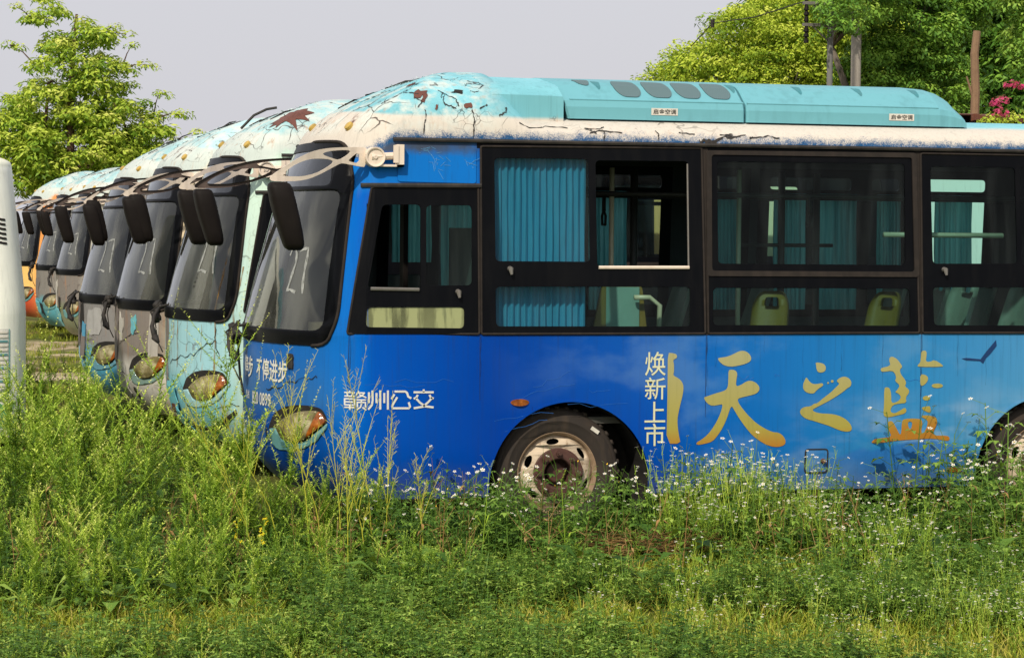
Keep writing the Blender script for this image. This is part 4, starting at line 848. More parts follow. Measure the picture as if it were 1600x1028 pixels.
for p, rd in (([(2.18, 1.5, .74), (2.18, 1.5, 2.3)], .024), ([(2.62, 1.2, .74), (2.62, 1.2, 2.3)], .026), ([(3.72, 1.3, .74), (3.72, 1.3, 2.3)], .026), ([(4.02, 1.4, .74), (4.02, 1.4, 2.3)], .026), ([(1.6, .75, 2.13), (6.3, .75, 2.13)], .016), ([(1.6, 1.5, 2.13), (6.3, 1.5, 2.13)], .016), ([(3.4, 1.3, 1.80), (4.1, 1.3, 1.80)], .013)): bput('handrail', MB().tube(p, rd, 8).me('handrail', True), m_pole_d)
for x, y in ((2.03, .75), (2.95, .75), (3.70, .75), (4.55, .75), (2.5, 1.5), (3.3, 1.5)):
    b = MB(); b.tube([(x, y, 2.12), (x, y, 2.02)], .014, 6); b.tube([(x, y - .035, 1.93), (x, y - .045, 1.99), (x, y, 2.03), (x, y + .045, 1.99), (x, y + .035, 1.93), (x, y - .035, 1.93)], .009, 6, False); bput('hand_grip', b.me('hand_grip', True), m_grip)
bput('partition', MB().box((1.30, .16, .74), (1.33, 1.0, 1.9)).me('partition'), m_liner)
bput('cab_partition', MB().box((.98, .9, .74), (1.01, 1.02, 2.2)).me('cab_partition'), m_mirror)
bput('hanging_cable', MB().tube([front_s(.02, 1.22, .03), front_s(.0, 1.12, .05), front_s(-.02, .95, .035), front_s(-.01, .82, .012)], .008, 6).me('hanging_cable'), m_rubber)
for x0, s0, a, c, sd in ((.85, .150, .075, .07, 2), (.90, .115, .03, .05, 5), (1.13, .175, .085, .035, 3), (1.215, .075, .055, .03, 4), (.70, .30, .05, .05, 6), (1.0, .06, .02, .03, 7)):
    bput('roof_rust_hole', fill([jag(x0, s0, a, c, sd, 12, .4)], roof_map, .004, 0, frange(x0 - a, x0 + a, 4), frange(s0 - c, s0 + c, 4)), m_rust if sd != 3 else m_dark)
rk = random.Random(8)
for i in range(26):
    x0 = rk.uniform(.62, 1.42) if i < 16 else rk.uniform(1.4, 3.4); s0 = rk.uniform(.03, .34) if i < 16 else rk.uniform(.005, .05); pth = [(x0, s0)]
    for j in range(rk.choice((2, 3, 3))): pth.append((pth[-1][0] + rk.uniform(-.09, .09) * (1.6 if i > 15 else 1), max(.002, pth[-1][1] + rk.uniform(-.05, .05) * (.5 if i > 15 else 1))))
    bput('roof_crack', crack_mesh([pth], i, roof_map, .006), m_rubber)
for x0 in (.93, 1.24, 2.07, 2.42): bput('roof_crack', crack_mesh([[(x0, .002), (x0 + .01, .02), (x0 - .005, .05)]], int(x0 * 100), roof_map, .004), m_rubber)

# ---- the coaches behind it
def bus_paint(nm, up, low, side, seed, bc=.8, rust=.8):
    return paint(nm, [(0, side), (1, side)], [(0, low), (.30, low), (.345, up), (.5, up), (1, up)], seed, roof=(srgb(150, 190, 194), srgb(192, 204, 199), side), cracks=.75, body_cracks=bc * .6, rust=rust)
P2 = bus_paint('pale_teal_paint', srgb(152, 198, 208), srgb(122, 186, 200), srgb(196, 222, 208), 2, .9, 1.)
g_grey = grubby('torn_grey_vinyl', srgb(124, 116, 112), .6, .4, srgb(70, 62, 60), 8.); g_teal = grubby('teal_bumper_piece', srgb(110, 188, 202), .45, .3, srgb(60, 92, 96), 6.)
g_blue = grubby('blue_strip', srgb(70, 160, 200), .45, .3); g_white = grubby('dirty_white_panel', srgb(196, 194, 186), .5, .4, srgb(110, 100, 90), 5.); g_olive = grubby('olive_panel', srgb(128, 134, 104), .5, .4)
bus2, body2 = build_bus('teal_bus', 'pale teal bus with rust streaks and a rusty leaf-shaped roof patch', (-.20, 3.22, 0), 0, P2, (.50, 1.55, .16, .30, .35), 11, 2,
    bits([('torn_vinyl', jag(.08, 1.02, .13, .36, 1), g_grey, .006), ('torn_vinyl', jag(.09, .72, .07, .22, 2), g_grey, .008), ('broken_piece', jag(.26, .60, .26, .20, 3, 12), g_teal, .02), ('broken_piece', jag(.32, .42, .20, .20, 4, 9, .3), g_teal, .03), ('broken_piece', jag(.12, .40, .18, .26, 5, 9, .3), g_teal, .012), ('hole', jag(.27, .50, .10, .07, 6, 9, .3), m_rust, .034), ('hole', jag(.40, .36, .06, .12, 7, 9, .3), m_dark, .033), ('lower_lip', [(.46, .40), (.62, .37), (.9, .42), (1.12, .54), (1.12, .51), (.92, .385), (.62, .34), (.46, .36)], m_dark, .006)]) +
    cracks([[(.15, 1.0), (.2, .84), (.45, .90), (.7, .93), (.95, 1.05)], [(.16, .84), (.17, .7), (.24, .62)], [(.52, .6), (.58, .48), (.7, .46), (.8, .56)], [(.85, .5), (1.0, .56), (1.15, .58)], [(.95, 1.15), (.97, .98), (1.05, .85), (1.1, .7)], [(.3, .45), (.36, .30)]], 2), None, grubby('pale_teal_surround', srgb(158, 204, 212), .5, .3))
m_stain = Mat('rust_stain'); _n = m_stain.noise(m_stain.vec(m_stain.obj(), (30, 30, 3)), 2., 4)
m_stain = m_stain.out(m_stain.n('MixShader', {0: m_stain.lin(.3, .7, _n, .1, .8), 1: m_stain.n('BsdfTransparent').outputs[0], 2: m_stain.n('BsdfDiffuse', {0: srgb(150, 112, 58)}).outputs[0]}).outputs[0])
for s0, z0, z1, wd in ((.42, 1.18, .82, .022), (.60, 1.18, .95, .014), (.95, 1.8, .70, .02), (1.12, 1.6, .9, .018), (.25, 1.17, .9, .012), (.8, 1.16, .88, .01)):
    put('rust_stain', ribbon([[(s0 + .004 * math.sin(i), z0 + (z1 - z0) * i / 12) for i in range(13)]], wd, front_s, .003, 'rust_stain'), m_stain, bus2)
bvh = BVHTree.FromPolygons([tuple(v.co) for v in body2.data.vertices], [tuple(p.vertices) for p in body2.data.polygons])
leaf = [(0, -.14), (.02, -.06), (.09, -.09), (.08, -.04), (.15, -.01), (.11, .03), (.13, .07), (.07, .07), (.05, .10), (.03, .08), (0, .16), (-.03, .09), (-.06, .11), (-.07, .06), (-.14, .06), (-.10, .01), (-.14, -.02), (-.08, -.05), (-.09, -.09), (-.03, -.06)]
lc = Vector((.84, .33, 2.725)); ln = Vector((-.25, -.80, .54)).normalized(); lx = Vector((.95, -.1, .3)).normalized(); ly = ln.cross(lx); lx = ly.cross(ln)
def leaf_fn(u, v, w):
    p = lc + lx * u + ly * v; h = bvh.find_nearest(p); return tuple(h[0] + ln * (.006 + w))
put('rust_patch', fill([[(a * 1.3, c * 1.5) for a, c in leaf]], leaf_fn, 0, .0, frange(-.18, .18, 9), frange(-.2, .22, 9)), m_rust, bus2)
put('roof_aerial', MB().tube([(.56, 1.0, 2.66), (.66, 1.0, 2.765), (.76, 1.0, 2.815), (.84, 1.0, 2.83)], .011, 6).me('roof_aerial'), m_rubber, bus2)
P3 = bus_paint('grey_brown_paint', srgb(132, 124, 118), srgb(206, 204, 198), srgb(226, 208, 176), 3, .5, .5)
bus3, body3 = build_bus('grey_bus', 'bus with grey brown upper front and dirty white lower front beside the teal bus', (-.40, 5.85, -.02), 0, P3, (.46, 1.50, .16, .30, .35), 21, 2,
    bits([('torn_vinyl', jag(.02, .98, .30, .50, 1), g_grey, .008), ('bare_patch', jag(.30, 1.02, .12, .22, 2, 12, .35), g_white, .006), ('bare_patch', jag(-.10, .95, .36, .44, 8, 22, .3), grubby('scraped_vinyl', srgb(150, 140, 126), .7, .7, srgb(84, 76, 72), 30.), .0095), ('blue_strip', jag(-.12, .98, .10, .5, 3, 12), g_blue, .006), ('lower_panel', jag(.22, .52, .36, .24, 4, 10, .08), g_white, .008), ('bare_patch', jag(.62, 1.05, .10, .14, 11, 12, .4), g_teal, .007), ('bare_patch', jag(.92, .92, .12, .5, 12, 14, .15), grubby('silver_vinyl', srgb(176, 172, 166), .5, .5, srgb(110, 104, 98)), .005), ('broken_hole', jag(.56, .45, .05, .10, 5, 9), m_dark, .01)]) +
    cracks([[(.1, .80), (.4, .92), (.7, 1.0)], [(.44, .7), (.42, .5), (.45, .35)], [(.1, .64), (.42, .62)]], 5), m_arm_shaded, grubby('grey_green_surround', srgb(140, 172, 166), .5, .4))
P4 = bus_paint('grey_and_blue_paint', srgb(136, 134, 132), srgb(84, 168, 200), srgb(222, 170, 112), 4, .7, .6)
bus4, body4 = build_bus('grey_blue_bus', 'bus with torn grey front and bright blue bumper beside the grey brown bus', (-.58, 8.45, -.06), 0, P4, (.46, 1.50, .18, .32, .35), 31, 2,
    bits([('torn_vinyl', jag(.02, .98, .20, .44, 1, 18, .25), g_grey, .012), ('blue_strip', jag(-.22, .9, .34, .74, 2, 16), grubby('pale_blue_strip', srgb(150, 190, 208), .5, .3), .006), ('blue_strip', jag(.33, .86, .14, .26, 3, 9, .4), g_blue, .01), ('hole', jag(.24, 1.06, .16, .30, 4, 12, .35), m_dark, .008), ('blue_strip', jag(1.06, 1.0, .09, .4, 5, 12, .1), g_blue, .006), ('torn_vinyl', jag(.27, .74, .2, .22, 6, 9, .3), g_grey, .014), ('bare_patch', jag(.6, 1.0, .34, .26, 13, 14, .18), grubby('pale_silver_vinyl', srgb(168, 168, 166), .5, .5, srgb(110, 108, 104)), .006)]) + cracks([[(.2, .9), (.3, .7), (.26, .5)], [(.4, .9), (.5, .82), (.6, .84)]], 6), None, grubby('pale_blue_surround', srgb(108, 168, 190), .5, .4))
P5 = bus_paint('grey_olive_paint', srgb(124, 118, 112), srgb(126, 134, 106), srgb(190, 190, 180), 5, .9, .8)
bus5, body5 = build_bus('grey_olive_bus', 'far bus with grey front and olive bumper, nearest of the three far buses', (-.30, 20.1, -.05), 0, P5, (.46, 1.50, .18, .32, .35), 41, 1,
    bits([('bare_patch', jag(.1, .9, .24, .36, 1, 14, .3), g_white, .008), ('bare_patch', jag(.2, .55, .3, .3, 2, 12, .2), g_teal, .01), ('hole', jag(.38, .75, .10, .2, 3, 9, .3), m_dark, .012)]))
P6 = bus_paint('faded_teal_paint', srgb(132, 128, 122), srgb(96, 168, 182), srgb(190, 196, 190), 6, .9, .9)
bus6, body6 = build_bus('faded_bus', 'far bus with grey upper front and broken teal bumper, just right of the orange bus', (-.50, 23.0, -.04), 0, P6, (.46, 1.50, .18, .32, .35), 51, 1,
    bits([('bare_patch', jag(.2, .9, .4, .3, 1, 14, .3), g_grey, .008), ('broken_piece', jag(.2, .55, .4, .3, 2, 12, .2), g_teal, .012), ('hole', jag(.48, .55, .10, .2, 3, 9, .3), m_dark, .014)]))
P7 = bus_paint('orange_paint', srgb(240, 196, 116), srgb(206, 86, 56), srgb(232, 150, 84), 7, .15, .3)
bus7, body7 = build_bus('orange_bus', 'yellow and orange bus with red bumper, farthest bus in the row', (-.82, 26.3, -.03), 0, P7, (.46, 1.50, .2, .34, .35), 61, 1, ())
# ------------------------------------------------------------------ white bus at the left edge
P_W = paint('mint_white_paint', [(0, srgb(246, 248, 236)), (1, srgb(246, 248, 238))], [(0, srgb(240, 246, 238)), (1, srgb(240, 246, 238))], 9, roof=(srgb(196, 214, 206), srgb(226, 222, 200), srgb(222, 226, 210)), cracks=.2, rust=.25)
WX, WY = -1.25 - LEN, 4.83
busw, bodyw = build_bus('white_bus', 'mint white bus at the left edge, only its louvred rear corner in view', (WX, WY, -.06), 0, P_W, None, 71, 1)
busw['group'] = 'buses facing the row'
bvw = BVHTree.FromPolygons([tuple(v.co) for v in bodyw.data.vertices], [tuple(p.vertices) for p in bodyw.data.polygons])
def rear_fn(u, v, w):   # u metres from the rear end round the near corner
    h = bvw.find_nearest(Vector((LEN - .02 - u, -.02 - u * .0, v))); return tuple(h[0] + (h[1] if h[1].y < 0 else -h[1]) * w)
def wput(n, me, m): return put(n, me, m, busw)
for i in range(6): z = 1.815 + i * .038; wput('louvre', fill([rounded(rect(.035, .16, z, z + .019), .006, 2)], rear_fn, .004, 0, frange(.04, .15, 4), ()), m_dark)
wput('grille', fill([rect(.10, .40, .62, 1.13)], rear_fn, .003, 0, frange(.1, .4, 6), ()), m_white)
for i in range(14): z = .64 + i * .035; wput('grille_slat', fill([rect(.11, .40, z, z + .016)], rear_fn, .010, .008, frange(.11, .4, 6), ()), M_SUR if i % 3 == 2 else m_sticker)
wput('perforated_strip', fill([rect(.065, .095, .62, 1.13)], rear_fn, .004, 0, (), ()), grubby('teal_mesh', srgb(70, 160, 160), .6, .6, srgb(200, 220, 214), 60.))
wput('leaf_print', fill([jag(.18, .45, .34, .22, 3, 18, .3)], rear_fn, .003, 0, frange(.0, .4, 8), ()), grubby('green_print', srgb(96, 160, 96), .5, .6, srgb(210, 226, 206), 14.))

# ------------------------------------------------------------------ ground
def ground_mesh():
    xs = sorted(set([-300, -120, -50, -20, -8] + frange(-5, 12, 68) + [16, 30, 60, 140, 300])); ys = sorted(set([-60, -25, -10] + frange(-6, 30, 120) + [36, 50, 80, 140, 260, 500]))
    r = np.random.default_rng(3); H = r.uniform(-.03, .03, (len(xs), len(ys))); vs, fs = [], []; n = len(ys)
    for i, x in enumerate(xs):
        for j, y in enumerate(ys): vs.append((x, y, H[i, j] if -5 < x < 12 and -6 < y < 30 else -.05))
    for i in range(len(xs) - 1):
        for j in range(n - 1): fs.append((i * n + j, (i + 1) * n + j, (i + 1) * n + j + 1, i * n + j + 1))
    return mesh('ground', vs, fs, True)
k = Mat('weedy_soil'); v = k.obj(); n1 = k.noise(v, 1.1, 6); n2 = k.noise(v, 9, 6)
c = k.ramp(n1, [(.35, srgb(84, 74, 44)), (.5, srgb(84, 98, 40)), (.65, srgb(118, 106, 66))]); c = k.mix(k.ma('MULTIPLY', k.sm(.5, .7, n2), .5), c, srgb(60, 58, 34))
vo = k.n('TexVoronoi', {'Vector': v, 'Scale': 14.}); gy = k.xyz(v)[1]
gm = k.ma('MULTIPLY', k.sm(.44, .56, k.noise(k.vec(v, (.35, 1., 1.), (3.3, 1.2, 0)), .55, 5)), k.ma('MULTIPLY', k.sm(10.5, 13., gy), k.sm(24., 22., gy)))
c = k.mix(gm, c, k.ramp(k.xyz(vo.outputs['Color'])[0], [(0, srgb(150, 134, 110)), (1, srgb(206, 190, 162))]))
g = put('ground', ground_mesh(), k.out(k.principled(c, .95, 0, n2, .8, .05, .1))); g['kind'] = 'structure'
# ------------------------------------------------------------------ plants: prototypes built once, then spread as quads
class Q:
    def __init__(s): s.v, s.f, s.a, s.m = [], [], [], []
    def quad(s, p, a, m=0): b = len(s.v); s.v += [tuple(q) for q in p]; s.f.append((b, b + 1, b + 2, b + 3)); s.a.append(a); s.m.append(m)
    def leaf(s, b, d, L, W, a, m=0, droop=.25, up=Vector((0, 0, 1)), two=True):
        d = Vector(d).normalized(); sd = d.cross(up)
        if sd.length < 1e-3: sd = Vector((1, 0, 0))
        sd.normalize(); nn = sd.cross(d); b = Vector(b); t = b + d * L - nn * droop * L; mid = b + d * L * .45 + nn * L * .02
        if two:
            s.quad((b, b + d * L * .4 - sd * W * .5 + nn * L * .07, t, mid), a, m); s.quad((b, mid, t, b + d * L * .4 + sd * W * .5 + nn * L * .07), a + .04, m)
        else: s.quad((b, b + d * L * .42 - sd * W * .5, t, b + d * L * .42 + sd * W * .5), a, m)
    def stem(s, pts, r0, r1, a, m=0):
        pts = [Vector(p) for p in pts]; n = len(pts)
        for i in range(n - 1):
            d = (pts[i + 1] - pts[i]).normalized(); u = d.orthogonal().normalized(); w = d.cross(u); ra = r0 + (r1 - r0) * i / (n - 1); rb = r0 + (r1 - r0) * (i + 1) / (n - 1)
            for j in range(3):
                t0, t1 = 2.094 * j, 2.094 * (j + 1); o0, o1 = u * math.cos(t0) + w * math.sin(t0), u * math.cos(t1) + w * math.sin(t1)
                s.quad((pts[i] + o0 * ra, pts[i] + o1 * ra, pts[i + 1] + o1 * rb, pts[i + 1] + o0 * rb), a, m)
    def flower(s, c, d, R, npet, m_p=1, m_c=2):
        d = Vector(d).normalized(); u = d.orthogonal().normalized(); w = d.cross(u); c = Vector(c); k0 = random.uniform(0, 6)
        for i in range(npet):
            t = k0 + 2 * math.pi * i / npet; e = u * math.cos(t) + w * math.sin(t); q = d.cross(e)
            s.quad((c + e * R * .2, c + e * R * .7 - q * R * .36, c + e * R * 1.02, c + e * R * .7 + q * R * .36), .5, m_p)
        s.quad([c + d * R * .12 + (u * math.cos(t) + w * math.sin(t)) * R * .3 for t in (0, 1.57, 3.14, 4.71)], .5, m_c)
    def arr(s): return np.array(s.v, np.float32), np.array(s.f, np.int32), np.array(s.a, np.float32), np.array(s.m, np.int32)
def qmesh(name, V, F, A, M):
    me = bpy.data.meshes.new(name); nv, nf = len(V), len(F)
    me.vertices.add(nv); me.vertices.foreach_set('co', V.astype(np.float32).ravel()); me.loops.add(nf * 4); me.loops.foreach_set('vertex_index', F.astype(np.int32).ravel())
    me.polygons.add(nf); me.polygons.foreach_set('loop_start', np.arange(nf, dtype=np.int32) * 4); me.polygons.foreach_set('material_index', M.astype(np.int32))
    at = me.attributes.new('var', 'FLOAT', 'FACE'); at.data.foreach_set('value', A.astype(np.float32)); me.update(calc_edges=True); return me
def scatter(name, protos, P, S=(.8, 1.2), tilt=.12, jit=.10, rot=None, Z=None, bias=None):
    """copies of the prototypes at points P, each turned, scaled and leaned by chance, joined into one mesh"""
    arrs = [p.arr() for p in protos]; VV, FF, AA, MM = [], [], [], []; off = 0; n = len(P); P = np.asarray(P, np.float32)
    ki = rng.integers(0, len(arrs), n); an = rng.uniform(0, 2 * np.pi, n) if rot is None else rot; sc = rng.uniform(S[0], S[1], n) if Z is None else Z
    tx, ty = rng.normal(0, tilt, n), rng.normal(0, tilt, n); jj = rng.normal(0, jit, n) + (0 if bias is None else bias)
    for k_, (v, f, a, m) in enumerate(arrs):
        ix = np.nonzero(ki == k_)[0]
        if not len(ix): continue
        c, s = np.cos(an[ix])[:, None], np.sin(an[ix])[:, None]; q = sc[ix][:, None]
        x, y, z = (v[None, :, 0] * c - v[None, :, 1] * s) * q, (v[None, :, 0] * s + v[None, :, 1] * c) * q, v[None, :, 2] * q
        x, y = x + z * tx[ix][:, None], y + z * ty[ix][:, None]
        V = np.stack([x + P[ix, 0][:, None], y + P[ix, 1][:, None], z + P[ix, 2][:, None]], -1).reshape(-1, 3)
        F = (f[None] + (np.arange(len(ix)) * len(v))[:, None, None]).reshape(-1, 4) + off; off += len(V)
        VV.append(V); FF.append(F); AA.append(np.clip(a[None] + jj[ix][:, None], 0, 1).ravel()); MM.append(np.broadcast_to(m, (len(ix), len(m))).ravel())
    return qmesh(name, np.concatenate(VV), np.concatenate(FF), np.concatenate(AA), np.concatenate(MM))
def pts_in(n, x0, x1, y0, y1, keep=None):
    p = np.stack([rng.uniform(x0, x1, n), rng.uniform(y0, y1, n), np.full(n, -.01)], 1)
    return p if keep is None else p[keep(p[:, 0], p[:, 1])]
R = random.uniform
def dirv(a, e): return Vector((math.cos(a) * math.cos(e), math.sin(a) * math.cos(e), math.sin(e)))
def p_grass(h, n=12, w=.005, spread=.05):
    q = Q()
    for _ in range(n):
        b = Vector((R(-spread, spread), R(-spread, spread), 0)); a = R(0, 6.28); l = h * R(.5, 1.1); d = dirv(a, R(.9, 1.45)); sd = Vector((-math.sin(a + R(-1, 1)), math.cos(a), 0)) * w * R(.6, 1.2); v_ = R(.3, .8)
        m = b + d * l * .55; t = b + d * l * .92 + Vector((math.cos(a), math.sin(a), 0)) * l * R(.1, .35) - Vector((0, 0, l * R(0, .12)))
        q.quad((b - sd, b + sd, m + sd * .8, m - sd * .8), v_ - .1); q.quad((m - sd * .8, m + sd * .8, t + sd * .1, t - sd * .1), v_ + .05)
    return q
def p_bidens(h, flowers=3):
    q = Q(); lean = Vector((R(-.15, .15), R(-.15, .15), 1)); a0 = R(0, 6.28)
    q.stem([Vector((0, 0, 0)), lean * h * .5, lean * h], .004, .0025, .45)
    for i in range(6):
        z = h * (.12 + .15 * i); a = a0 + i * 1.75 + R(-.3, .3)
        for sg in (0, math.pi):
            d = dirv(a + sg, R(.2, .7)); b = lean * z; e = b + d * R(.04, .09) * (1.15 - z / h * .4); q.stem([b, e], .0018, .0014, .45)
            L = R(.04, .07) * (1.2 - .45 * z / h); v_ = R(.2, .6) + .2 * z / h
            for da, kk in ((0, 1.15), (.95, .85), (-.95, .85)): q.leaf(e, dirv(a + sg + da, R(-.25, .35)), L * kk, L * kk * .55, v_ + R(-.08, .08))
    for _ in range(flowers):
        b = lean * h * R(.8, 1); e = b + Vector((R(-.10, .10), R(-.10, .10), R(.02, .13))); q.stem([b, e], .0016, .0012, .5)
        if R(0, 1) < .8: q.flower(e, (R(-.7, .7), R(-.9, .3), 1), R(.010, .016), 5)
        else: q.leaf(e, (R(-.3, .3), R(-.3, .3), 1), .016, .010, .5, 2)
    return q
def p_daisy(h):
    q = Q()
    for _ in range(7):
        b = Vector((R(-.07, .07), R(-.07, .07), 0)); t = b + Vector((R(-.12, .12), R(-.12, .12), h * R(.7, 1.05))); q.stem([b, (b + t) / 2 + Vector((R(-.02, .02), R(-.02, .02), 0)), t], .0022, .0012, .6)
        for i in range(12):
            z = R(.1, .92); q.leaf(b + (t - b) * z, dirv(R(0, 6.28), R(.2, .9)), R(.018, .042), R(.004, .009), R(.45, .85), two=False)
        for i in range(random.choice((1, 2, 3, 4))):
            e = t + Vector((R(-.035, .035), R(-.035, .035), R(-.04, .035))); q.stem([t - Vector((0, 0, .05)), e], .001, .001, .6); q.flower(e, (R(-.3, .3), R(-.3, .3), 1), R(.008, .0135), 5)
    return q
def p_mugwort(h, nb=9, dense=1.):
    q = Q(); lean = Vector((R(-.2, .2), R(-.2, .2), 1)); q.stem([Vector((0, 0, 0)), lean * h * .5, lean * h], .006, .002, .35)
    def spike(b, d, L, n):
        q.stem([b, b + d * L], .0024, .0012, .55)
        for i in range(int(n * dense)):
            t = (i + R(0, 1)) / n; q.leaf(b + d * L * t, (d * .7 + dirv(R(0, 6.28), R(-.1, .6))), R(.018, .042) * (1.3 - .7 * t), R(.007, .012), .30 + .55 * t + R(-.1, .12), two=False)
    spike(lean * h * .45, lean.normalized(), h * .6, 70)
    for i in range(nb):
        z = R(.25, .85) * h; spike(lean * z, dirv(i * 2.4 + R(-.4, .4), R(.7, 1.2)), R(.14, .34) * h ** .5, 34)
    for i in range(22):
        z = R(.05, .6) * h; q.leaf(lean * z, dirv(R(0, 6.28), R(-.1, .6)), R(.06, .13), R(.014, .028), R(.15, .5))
    return q
def p_broad(n=8, L=.12):
    q = Q()
    for i in range(n):
        a = i * 2.4 + R(-.3, .3); e = R(.3, 1.1); b = dirv(a, e) * R(.04, .12); q.stem([Vector((0, 0, 0)), b], .003, .002, .5); q.leaf(b, dirv(a, e - .5), L * R(.6, 1.1), L * R(.3, .5), R(.3, .65), 0, .3)
    return q
def p_low(h=.2):
    q = Q()
    for _ in range(5):
        b = Vector((R(-.08, .08), R(-.08, .08), 0)); t = b + Vector((R(-.08, .08), R(-.08, .08), h * R(.5, 1.1))); q.stem([b, t], .002, .0015, .4)
        for i in range(14):
            z = R(.15, 1); a = R(0, 6.28); L = R(.014, .030); v_ = R(.2, .85)
            c0 = b + (t - b) * z + dirv(a, .5) * .015
            for da in (0, 1.0, -1.0): q.leaf(c0, dirv(a + da, R(-.2, .5)), L, L * .5, v_ + R(-.06, .06), two=False)
    return q
def p_mustard(h, lean, nb=12):
    q = Q(); d = Vector((lean[0], lean[1], 1)); P = [Vector((0, 0, 0)), d * h * .35 - Vector((lean[0] * .12 * h, 0, 0)), d * h * .7, d * h + Vector((lean[0] * .16 * h, 0, -.02))]
    q.stem(P, .0040, .0012, .45)
    def pods(a, b, n, va):
        for i in range(n):
            t = (i + R(.1, .9)) / n; c = a + (b - a) * t; ax = (b - a).normalized(); e = (ax * R(.6, 1.1) + dirv(R(0, 6.28), R(-.3, .5)) * .9).normalized(); L = R(.022, .042) * (1.2 - .5 * t)
            q.stem([c, c + e * L * .35, c + e * L], .0008, .0012, va + R(-.12, .12))
    pods(P[2], P[3], 16, .55)
    for i in range(nb):
        t = R(.30, .9); b = P[0] + (P[1] - P[0]) * (t / .35) if t < .35 else (P[1] + (P[2] - P[1]) * ((t - .35) / .35) if t < .7 else P[2] + (P[3] - P[2]) * ((t - .7) / .3))
        e = b + (dirv(R(0, 6.28), R(.75, 1.25)) + d * .6).normalized() * h * R(.18, .46) * (1.25 - t * .7); q.stem([b, (b + e) / 2 + Vector((0, 0, .012)), e], .0022, .0009, .5); pods(b + (e - b) * .3, e, 10, .55)
    for i in range(4): q.leaf(d * h * R(.02, .25), dirv(R(0, 6.28), R(.0, .6)), R(.06, .11), R(.015, .03), R(.2, .5), 1)
    return q
def p_rape():
    q = Q(); t = Vector((.02, 0, .34)); q.stem([Vector((0, 0, 0)), t], .003, .002, .5)
    for i in range(22): c = t * R(.62, 1.06) + Vector((R(-.02, .02), R(-.02, .02), 0)); q.flower(c, (R(-1, 1), R(-1, .4), .8), R(.007, .011), 4, 1, 1)
    for i in range(8): q.leaf(t * R(.1, .6), dirv(R(0, 6.28), R(0, .7)), R(.03, .06), R(.01, .02), R(.3, .6))
    return q
def p_foxtail():
    q = Q(); t = Vector((R(-.08, .08), R(-.05, .05), R(.38, .55))); q.stem([Vector((0, 0, 0)), t], .0018, .0014, .6); hd = Vector((R(.2, .5), R(-.2, .2), 1)).normalized()
    for i in range(90): c = t + hd * R(0, .065); q.leaf(c, dirv(R(0, 6.28), R(.1, .8)), .011, .0022, R(.5, .9), two=False)
    for i in range(3): q.leaf(t * R(.1, .5), dirv(R(0, 6.28), R(.7, 1.1)), .2, .009, R(.4, .7), 0, .5)
    return q
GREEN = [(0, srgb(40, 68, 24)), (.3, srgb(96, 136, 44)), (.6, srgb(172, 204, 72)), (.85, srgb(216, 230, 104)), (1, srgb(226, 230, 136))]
LUSH = [(0, srgb(34, 60, 24)), (.35, srgb(74, 112, 42)), (.7, srgb(128, 164, 66)), (1, srgb(176, 200, 96))]  # greens lowered, with the right foreground's shade put into them
STRAW = [(0, srgb(150, 146, 40)), (.4, srgb(186, 186, 62)), (.7, srgb(204, 204, 84)), (1, srgb(208, 186, 122))]
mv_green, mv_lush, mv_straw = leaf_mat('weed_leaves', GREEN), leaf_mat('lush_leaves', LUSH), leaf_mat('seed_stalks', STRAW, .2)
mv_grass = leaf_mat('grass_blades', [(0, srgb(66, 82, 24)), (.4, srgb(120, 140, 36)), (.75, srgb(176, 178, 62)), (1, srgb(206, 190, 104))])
m_petal = grubby('white_petals', srgb(236, 236, 224), .7, .05); m_yolk = grubby('yellow_florets', srgb(222, 180, 40), .7, .1); m_yellow = grubby('yellow_petals', srgb(228, 206, 20), .7, .1)
m_dry = leaf_mat('dry_straw', [(0, srgb(104, 78, 46)), (.5, srgb(150, 116, 70)), (1, srgb(184, 156, 104))], .1)
def stuff(name, me, mats, label): o = put(name, me, mats); o['kind'] = 'stuff'; o['label'] = label; return o
# grass over the whole front strip and down the left lane
wob = lambda x, y: np.sin(x * 2.3 + 1.3 * np.sin(y * 1.7)) + np.sin(y * 2.9 + x * 1.1)
pg = np.concatenate([pts_in(7000, -2.4, 6.2, -4.6, -1.35), pts_in(2600, -2.2, 6.8, -1.5, -.1), pts_in(900, -2.4, .3, -.2, 9), pts_in(2600, -3.0, 1.2, 9, 30, lambda x, y: (np.sin(x * 1.1 + y * .8) + np.sin(y * 2.1 - x * .6) > -.35) | (y < 11) | (y > 23))])
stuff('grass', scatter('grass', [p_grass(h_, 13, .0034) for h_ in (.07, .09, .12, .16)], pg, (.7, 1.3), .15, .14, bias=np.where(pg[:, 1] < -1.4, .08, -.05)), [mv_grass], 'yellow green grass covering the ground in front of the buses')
# low leafy cover
pl = np.concatenate([pts_in(3400, -2.3, 6.4, -4.6, -.9, lambda x, y: wob(x, y) > -.35), pts_in(1700, -2.2, 6.8, -1.2, -.05, lambda x, y: wob(x * 1.7 + 2, y * 1.7) > -1.1), pts_in(420, -2.3, .2, -.2, 9)])
dry = np.hypot((pl[:, 0] - 2.05) / .5, (pl[:, 1] + .95) / .28) < 1; pl = pl[~dry]
stuff('ground_cover', scatter('ground_cover', [p_low(h_) for h_ in (.12, .16, .2, .24, .28)], pl, (.7, 1.25), .1, .12, bias=np.where(pl[:, 1] > -1.1, -.12, .05)), [mv_lush], 'low dark leafy ground cover under the bus sides')
